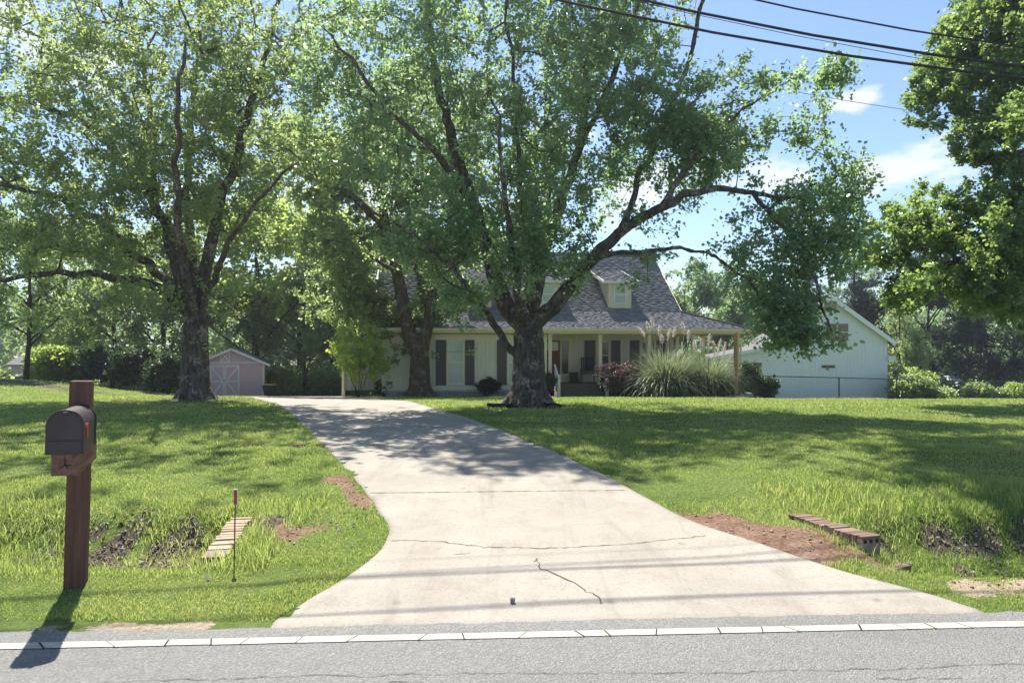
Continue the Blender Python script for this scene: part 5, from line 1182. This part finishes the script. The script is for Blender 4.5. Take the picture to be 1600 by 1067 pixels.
# trash can
d = 39.4; tx = (421 - CX) * d / F; root = thing('trash_can', 'black wheeled trash can with a yellow lid beside the shed corner', 'trash can', (tx, d, gz(tx, d) - .02))
mb = MB(); b = [(-.27, -.3), (.27, -.3), (.27, .3), (-.27, .3)]; k0 = 0
mb.v = [(x * .82, y * .82, .06) for x, y in b] + [(x * 1.1, y * 1.05, .78) for x, y in b]; mb.f = [(0, 1, 2, 3), (7, 6, 5, 4), (0, 4, 5, 1), (1, 5, 6, 2), (2, 6, 7, 3), (3, 7, 4, 0)]; mb.build('body', M['bin'], root, .03)
MB().box(-.34, .34, -.38, .34, .785, .83).build('lid', M['bin_lid'], root, .015); MB().bar((-.28, .36, .74), (.28, .36, .74), .04).build('handle', M['bin'], root)
for x in (-.25, .25): MB().tube([(x - .03, .26, .1), (x + .03, .26, .1)], .1, 14).build('wheel', M['bin'], root)

# ------------------------------------------------------------------ garage
d = 42.0; k = d / F; sx = lambda px: (px - CX) * k; zz = lambda py: ZC + (CY - py) * k
gx0, gx1 = sx(1196), sx(1379); gc = sx(1297); zg = zz(631); gar = thing('garage', 'tall pale gabled garage with an open lean-to carport behind the black fence', 'garage', (gc, d, zg), R(-12))
A, B = gx0 - gc, gx1 - gc; ZE, ZR = zz(531) - zg, zz(466) - zg; sl = (ZR - ZE) / B; DP = 9.0; ZL = ZR + A * sl
mb = MB(); mb.prism([(A, 0), (B, 0), (B, ZE), (0, ZR), (A, ZL)], 'y', 0, DP)
t = A + .1
while t < B: mb.box(t - .016, t + .016, -.020, 0, .02, ZR - abs(t) * sl - .05); t += .203
mb.build('wall', M['garage_wall'], gar); zs = zz(553.5) - zg; MB().box(A + .02, B - .02, -.03, -.0205, zs - .02, zs + .02).build('band_board', M['garage_wall'], gar)
for sg, e_ in ((1, B + .38), (-1, -A + .02)):
    o = MB(); o.prism([(0, ZR + .14), (0, ZR + .04), (sg * e_, ZR + .04 - sl * e_), (sg * e_, ZR + .14 - sl * e_)], 'y', -.32, DP + .3); o.build('roof', M['shingle_far'], gar)
    o = MB(); o.bar((0, -.345, ZR + .04), (sg * e_, -.345, ZR + .04 - sl * e_), .05, .24, (0, 0, 1)); o.build('bargeboard', M['garage_trim'], gar)
MB().box(-.34, .34, -.04, -.0205, ZR - .75, ZR - .38).build('gable_vent', M['siding_gray'], gar)
MB().box(B + .002, B + .38, -.25, .9, zz(564) - zg, zz(556) - zg).build('eave_box', M['garage_trim'], gar)
x0, x1, z0, z1 = sx(1291) - gc, sx(1323) - gc, zz(532.5) - zg, zz(506) - zg
f = MB(); w = .06; f.box(x0 - w, x1 + w, -.05, -.0205, z1, z1 + w).box(x0 - w, x1 + w, -.05, -.0205, z0 - w, z0).box(x0 - w, x0, -.05, -.0205, z0, z1).box(x1, x1 + w, -.05, -.0205, z0, z1).box((x0 + x1) / 2 - .035, (x0 + x1) / 2 + .035, -.05, -.0205, z0, z1).box(x0, (x0 + x1) / 2 - .036, -.045, -.0205, (z0 + z1) / 2 - .02, (z0 + z1) / 2 + .02).box((x0 + x1) / 2 + .036, x1, -.045, -.0205, (z0 + z1) / 2 - .02, (z0 + z1) / 2 + .02)
o = f.build('window', M['white_paint'], gar); MB().box(x0, x1, -.034, -.0206, z0, z1).build('pane', M['glass_brown'], o)
x0, x1, z0, z1 = sx(1284.5) - gc, sx(1304) - gc, zz(575) - zg, zz(570.5) - zg
o = MB().box(x0 - .06, x1 + .06, -.03, -.0205, z0 - .05, z0).box(x0 - .06, x1 + .06, -.03, -.0205, z1, z1 + .05).box(x0 - .06, x0, -.03, -.0205, z0, z1).box(x1, x1 + .06, -.03, -.0205, z0, z1).build('vent_window', M['white_paint'], gar); MB().box(x0, x1, -.032, -.0206, z0, z1).build('vent_pane', M['glass_brown'], o)
# lean-to carport
LX = sx(1122) - gc; z1 = ZL + .02; z0 = zz(560) - zg
mb = MB(); mb.prism([(A - .004, ZL - .05), (A - .004, zz(567) - zg), (LX + .5, zz(567) - zg), (LX + .5, z0 + .12)], 'y', .0, .12); mb.build('carport_wall', M['garage_wall'], gar)
mb = MB(); mb.prism([(A - .02, z1 + .13), (A - .02, z1 + .03), (LX - .2, z0 - .05), (LX - .2, z0 + .05)], 'y', -.3, DP); mb.build('carport_roof', M['shingle_far'], gar); MB().bar((A - .02, -.325, z1 + .03), (LX - .2, -.325, z0 - .05), .05, .2, (0, 0, 1)).build('carport_fascia', M['garage_trim'], gar)
hp = zz(567.2) - zg
for x in (sx(1186) - gc, LX + .6):
    MB().box(x - .09, x + .09, .15, .33, 0, hp).build('carport_post', M['raw_wood'], gar)
MB().bar((sx(1186) - gc, .24, hp - .55), (sx(1168) - gc, .24, hp - .05), .08).build('knee_brace', M['raw_wood'], gar)
MB().box(LX + .5, A - .01, .125, .3, hp - .18, hp - .002).build('carport_beam', M['raw_wood'], gar)

# ------------------------------------------------------------------ chain link fence
pts = []
for px, d_ in ((1192, 34.4), (1210, 34.6), (1311, 35.6), (1401, 38), (1488, 40.5), (1567, 43), (1640, 46)):
    x = (px - CX) * d_ / F; pts.append(Vector((x, d_, gz(x, d_))))
fence = thing('chain_link_fence', 'low black chain link fence running along the lawn before the pale garage', 'fence', pts[1]); o0 = pts[1]; FH = 1.28
for i_, p in enumerate(pts): q = p - o0; MB().tube([(q.x, q.y, q.z - .3), (q.x, q.y, q.z + FH + (.1 if i_ == 1 else .02))], .055 if i_ == 1 else .035, 8).build('post', M['fence'], fence)
for a, b in zip(pts[:-1], pts[1:]):
    a = a - o0; b = b - o0; MB().tube([a + Vector((0, 0, FH)), b + Vector((0, 0, FH))], .026, 6).build('rail', M['fence'], fence)
    L = (b - a).length; m = MB(); st = .11; n = int(L / st); q = int(FH / st)
    for j in range(-q, n + 1):
        for sg in (1, -1):
            t0, t1 = j * st, j * st + (FH - .04); z0, z1 = .04, FH
            if sg < 0: z0, z1 = z1, z0
            c0 = max(t0, 0); c1 = min(t1, L)
            if c1 - c0 < .03: continue
            za = z0 + (z1 - z0) * (c0 - t0) / (t1 - t0); zb = z0 + (z1 - z0) * (c1 - t0) / (t1 - t0); e = .006 * sg
            pa = a.lerp(b, c0 / L) + Vector((0, e, za)); pb = a.lerp(b, c1 / L) + Vector((0, e, zb)); w_ = Vector((0, 0, .0022)); k_ = len(m.v); m.v += [tuple(v_) for v_ in (pa - w_, pb - w_, pb + w_, pa + w_)]; m.f.append((k_, k_ + 1, k_ + 2, k_ + 3))
    m.build('mesh', M['fence'], fence, 0, False, None, False)

# pale roofed hut and far grey roofed house
def hut(name, label, px, d, w, wall_h, rise, dep, roofm, wallm, zg, cat):
    x = (px - CX) * d / F; r = thing(name, label, cat, (x, d, zg)); b = MB(); b.prism([(0, 0), (dep, 0), (dep, wall_h), (dep / 2, wall_h + rise), (0, wall_h)], 'x', -w / 2, w / 2); b.build('wall', M[wallm], r)
    for sg in (0, 1):
        y0, y1 = (-.35, dep / 2) if sg == 0 else (dep + .35, dep / 2); s_ = rise / (dep / 2); zl = wall_h - .35 * s_
        o = MB(); o.prism([(y0, zl + .02), (y0, zl + .10), (y1, wall_h + rise + .10), (y1, wall_h + rise + .02)], 'x', -w / 2 - .35, w / 2 + .35); o.build('roof', M[roofm], r)
    return r
r = hut('hut', 'low hut with a pale metal roof seen over the bushes beyond the fence', 1480, 52, 2.6, 1.5, .75, 2.6, 'metal_roof', 'beam_wood', ZC + (CY - 636) * 52 / F, 'hut')
MB().box(-.4, .4, -.03, -.002, .1, 1.3).build('door', M['dark'], r)
r = hut('far_house', 'long grey roofed house glimpsed past the dark tree at the lawn edge', 95, 62, 9.0, 2.5, 1.5, 8, 'shingle_far', 'siding_gray', ZC + (CY - 612) * 62 / F, 'house')
for x in (-3, -.6, 2.2): 
    o = MB().box(x - .5, x + .5, -.05, -.002, .9, 2.1).build('window', M['white_paint'], r); MB().box(x - .42, x + .42, -.06, -.051, .98, 2.02).build('pane', M['glass_dark'], o)
# rail fence beyond the lawn
xa = (-60 - CX) * 40 / F; fr = thing('rail_fence', 'dark wooden rail fence at the far edge of the lawn by the dark trunked tree', 'fence', (xa, 40, gz(xa, 40) + .2))
for k in range(6): MB().box(k * 1.3 - .06, k * 1.3 + .06, -.06, .06, -.4, 1.15).build('post', M['deck_wood'], fr)
for z in (.45, .95): MB().box(0, 6.5, -.085, -.061, z - .07, z + .07).build('rail', M['deck_wood'], fr)

# ------------------------------------------------------------------ overhead wires
def wire(label, pa, pb, ya, yb, rad, sag, lx=-45, rx=45):
    A_, B_ = P(*pa, ya), P(*pb, yb); dd = (B_ - A_) / (B_[0] - A_[0]); pts = []
    for x in np.linspace(lx, rx, 60): q = A_ + dd * (x - A_[0]); q[2] += sag * (x - A_[0]) * (x - B_[0]) / 100.0; pts.append(q)
    o = MB(); o.tube(pts, rad, 6); tag(o.build('power_line', M['wire'], None, 0, True), label, 'power line')
wire('thick black cable, the lowest of the three heavy lines over the lawn', (870, 0), (1570, 120), 7.9, 7.6, .0145, 1.2)
wire('thick black cable, the middle one of the three heavy lines', (1000, 0), (1600, 105), 8.8, 8.5, .0165, 1.2)
wire('black cable, the highest of the three heavy lines', (1177, 0), (1600, 75), 9.25, 9.1, .0115, 1.2)
wire('thin wire running just below the heavy cables', (1080, 22), (1455, 95), 9.3, 9.2, .0042, .8)
wire('thin slack wire crossing behind the big tree toward the clouds', (760, 35), (1445, 176), 25, 26, .009, .4)

# ------------------------------------------------------------------ sun, sky, camera
EL, AZ = R(62), R(-20)                                   # the sun stands behind the house, a little to the west
sd = Vector((math.sin(AZ) * math.cos(EL), math.cos(AZ) * math.cos(EL), math.sin(EL)))
sun = bpy.data.lights.new('sun', 'SUN'); sun.energy = 4.9; sun.angle = R(.53); sun.color = (1.0, .955, .87)
so = bpy.data.objects.new('sun', sun); link(so); so.rotation_euler = (-sd).to_track_quat('-Z', 'Y').to_euler(); so.location = (0, 20, 40)
wd = bpy.data.worlds.new('World'); scene.world = wd; wd.use_nodes = True; nt = wd.node_tree; nt.nodes.clear()
def wn(t, **k):
    n = nt.nodes.new(t)
    for a, b in k.items():
        if a in ('operation', 'blend_type', 'data_type'): setattr(n, a, b)
    return n
L_ = nt.links.new
sky = wn('ShaderNodeTexSky'); sky.sky_type = 'NISHITA'; sky.sun_disc = False; sky.sun_elevation = EL; sky.sun_rotation = AZ; sky.air_density = 1.0; sky.dust_density = .5; sky.ozone_density = 3.6; sky.altitude = 200
tc = wn('ShaderNodeTexCoord'); sepx = wn('ShaderNodeSeparateXYZ'); L_(tc.outputs['Generated'], sepx.inputs[0])
def m2(op, a, b=0.0, clamp=False):
    n = wn('ShaderNodeMath', operation=op); n.use_clamp = clamp
    for i_, v in enumerate((a, b)):
        if isinstance(v, (int, float)): n.inputs[i_].default_value = v
        else: L_(v, n.inputs[i_])
    return n.outputs[0]
az = m2('ARCTAN2', sepx.outputs[0], sepx.outputs[1]); el = m2('ARCSINE', sepx.outputs[2])
comb = wn('ShaderNodeCombineXYZ'); L_(m2('MULTIPLY', az, 9.0), comb.inputs[0]); L_(m2('MULTIPLY', el, 17.0), comb.inputs[1])
ns = wn('ShaderNodeTexNoise'); ns.inputs['Scale'].default_value = 1.1; ns.inputs['Detail'].default_value = 7; ns.inputs['Roughness'].default_value = .58; L_(comb.outputs[0], ns.inputs['Vector'])
tot = None
for (a, e_, ra, re, st) in ((29.6, 12.6, 5.6, 2.3, 1.0), (32.5, 11.8, 4.0, 1.8, .8), (26.6, 18.0, 2.2, .95, .8), (12, 12.5, 7, 3.2, .8), (22.0, 13.0, 3.0, 1.6, .7), (-14, 12, 14, 3.5, .75), (-2, 17, 9, 3, .5), (-38, 20, 12, 4, .6), (60, 16, 12, 4, .8), (-80, 18, 18, 5, .8), (120, 22, 20, 6, .8), (180, 25, 25, 7, .8), (-140, 20, 20, 6, .8)):
    da = m2('DIVIDE', m2('SUBTRACT', az, R(a)), R(ra)); de = m2('DIVIDE', m2('SUBTRACT', el, R(e_)), R(re))
    b = m2('MULTIPLY', m2('SUBTRACT', 1.0, m2('SQRT', m2('ADD', m2('MULTIPLY', da, da), m2('MULTIPLY', de, de)))), st); b = m2('MAXIMUM', b, -1.0)
    tot = b if tot is None else m2('MAXIMUM', tot, b)
dens = m2('ADD', tot, m2('MULTIPLY', m2('SUBTRACT', ns.outputs[0], .5), 3.2))
mr = wn('ShaderNodeMapRange'); mr.interpolation_type = 'SMOOTHSTEP'; L_(dens, mr.inputs[0]); mr.inputs[1].default_value = .06; mr.inputs[2].default_value = .75
mx = wn('ShaderNodeMix', data_type='RGBA'); L_(m2('MULTIPLY', mr.outputs[0], .9), mx.inputs[0]); L_(sky.outputs[0], mx.inputs[6])
shade = wn('ShaderNodeMix', data_type='RGBA'); sh = wn('ShaderNodeMapRange'); L_(dens, sh.inputs[0]); sh.inputs[1].default_value = .3; sh.inputs[2].default_value = 1.5; L_(sh.outputs[0], shade.inputs[0]); shade.inputs[6].default_value = (5.6, 5.75, 5.9, 1); shade.inputs[7].default_value = (4.5, 4.65, 4.9, 1); L_(shade.outputs[2], mx.inputs[7])
bg = wn('ShaderNodeBackground'); bg.inputs['Strength'].default_value = .09; L_(mx.outputs[2], bg.inputs[0]); wo = wn('ShaderNodeOutputWorld'); L_(bg.outputs[0], wo.inputs[0])

# thin haze, added to lift shade like lens glare: closed box of even air
hz = MB().box(-440, 440, -65, 640, -7, 24).build('haze', M['white_paint'], None)
hm = bpy.data.materials.new('haze'); hm.use_nodes = True; ht = hm.node_tree; ht.nodes.clear(); ho = ht.nodes.new('ShaderNodeOutputMaterial'); hv = ht.nodes.new('ShaderNodeVolumePrincipled')
hv.inputs['Color'].default_value = (.86, .93, 1.0, 1); hv.inputs['Density'].default_value = HAZE; hv.inputs['Anisotropy'].default_value = .55; ht.links.new(hv.outputs[0], ho.inputs['Volume'])
hz.data.materials.clear(); hz.data.materials.append(hm); tag(hz, None, None, None, 'stuff')

cam = bpy.data.cameras.new('camera'); cam.sensor_width = 36; cam.lens = 36 * F / 1600; cam.clip_end = 2000; cam.shift_y = (CY - 533.5) / 1600
co = bpy.data.objects.new('camera', cam); link(co); co.location = (0, 0, ZC); co.rotation_euler = (R(90), 0, 0); scene.camera = co
scene.render.engine = 'CYCLES'; cy = scene.cycles; cy.max_bounces = 9; cy.diffuse_bounces = 6; cy.glossy_bounces = 2; cy.transmission_bounces = 6; cy.transparent_max_bounces = 4; cy.use_denoising = True; cy.caustics_reflective = False; cy.caustics_refractive = False; cy.sample_clamp_indirect = 6
scene.view_settings.view_transform = 'Standard'; scene.view_settings.look = 'None'; scene.view_settings.exposure = 1.15; scene.view_settings.gamma = 1.0
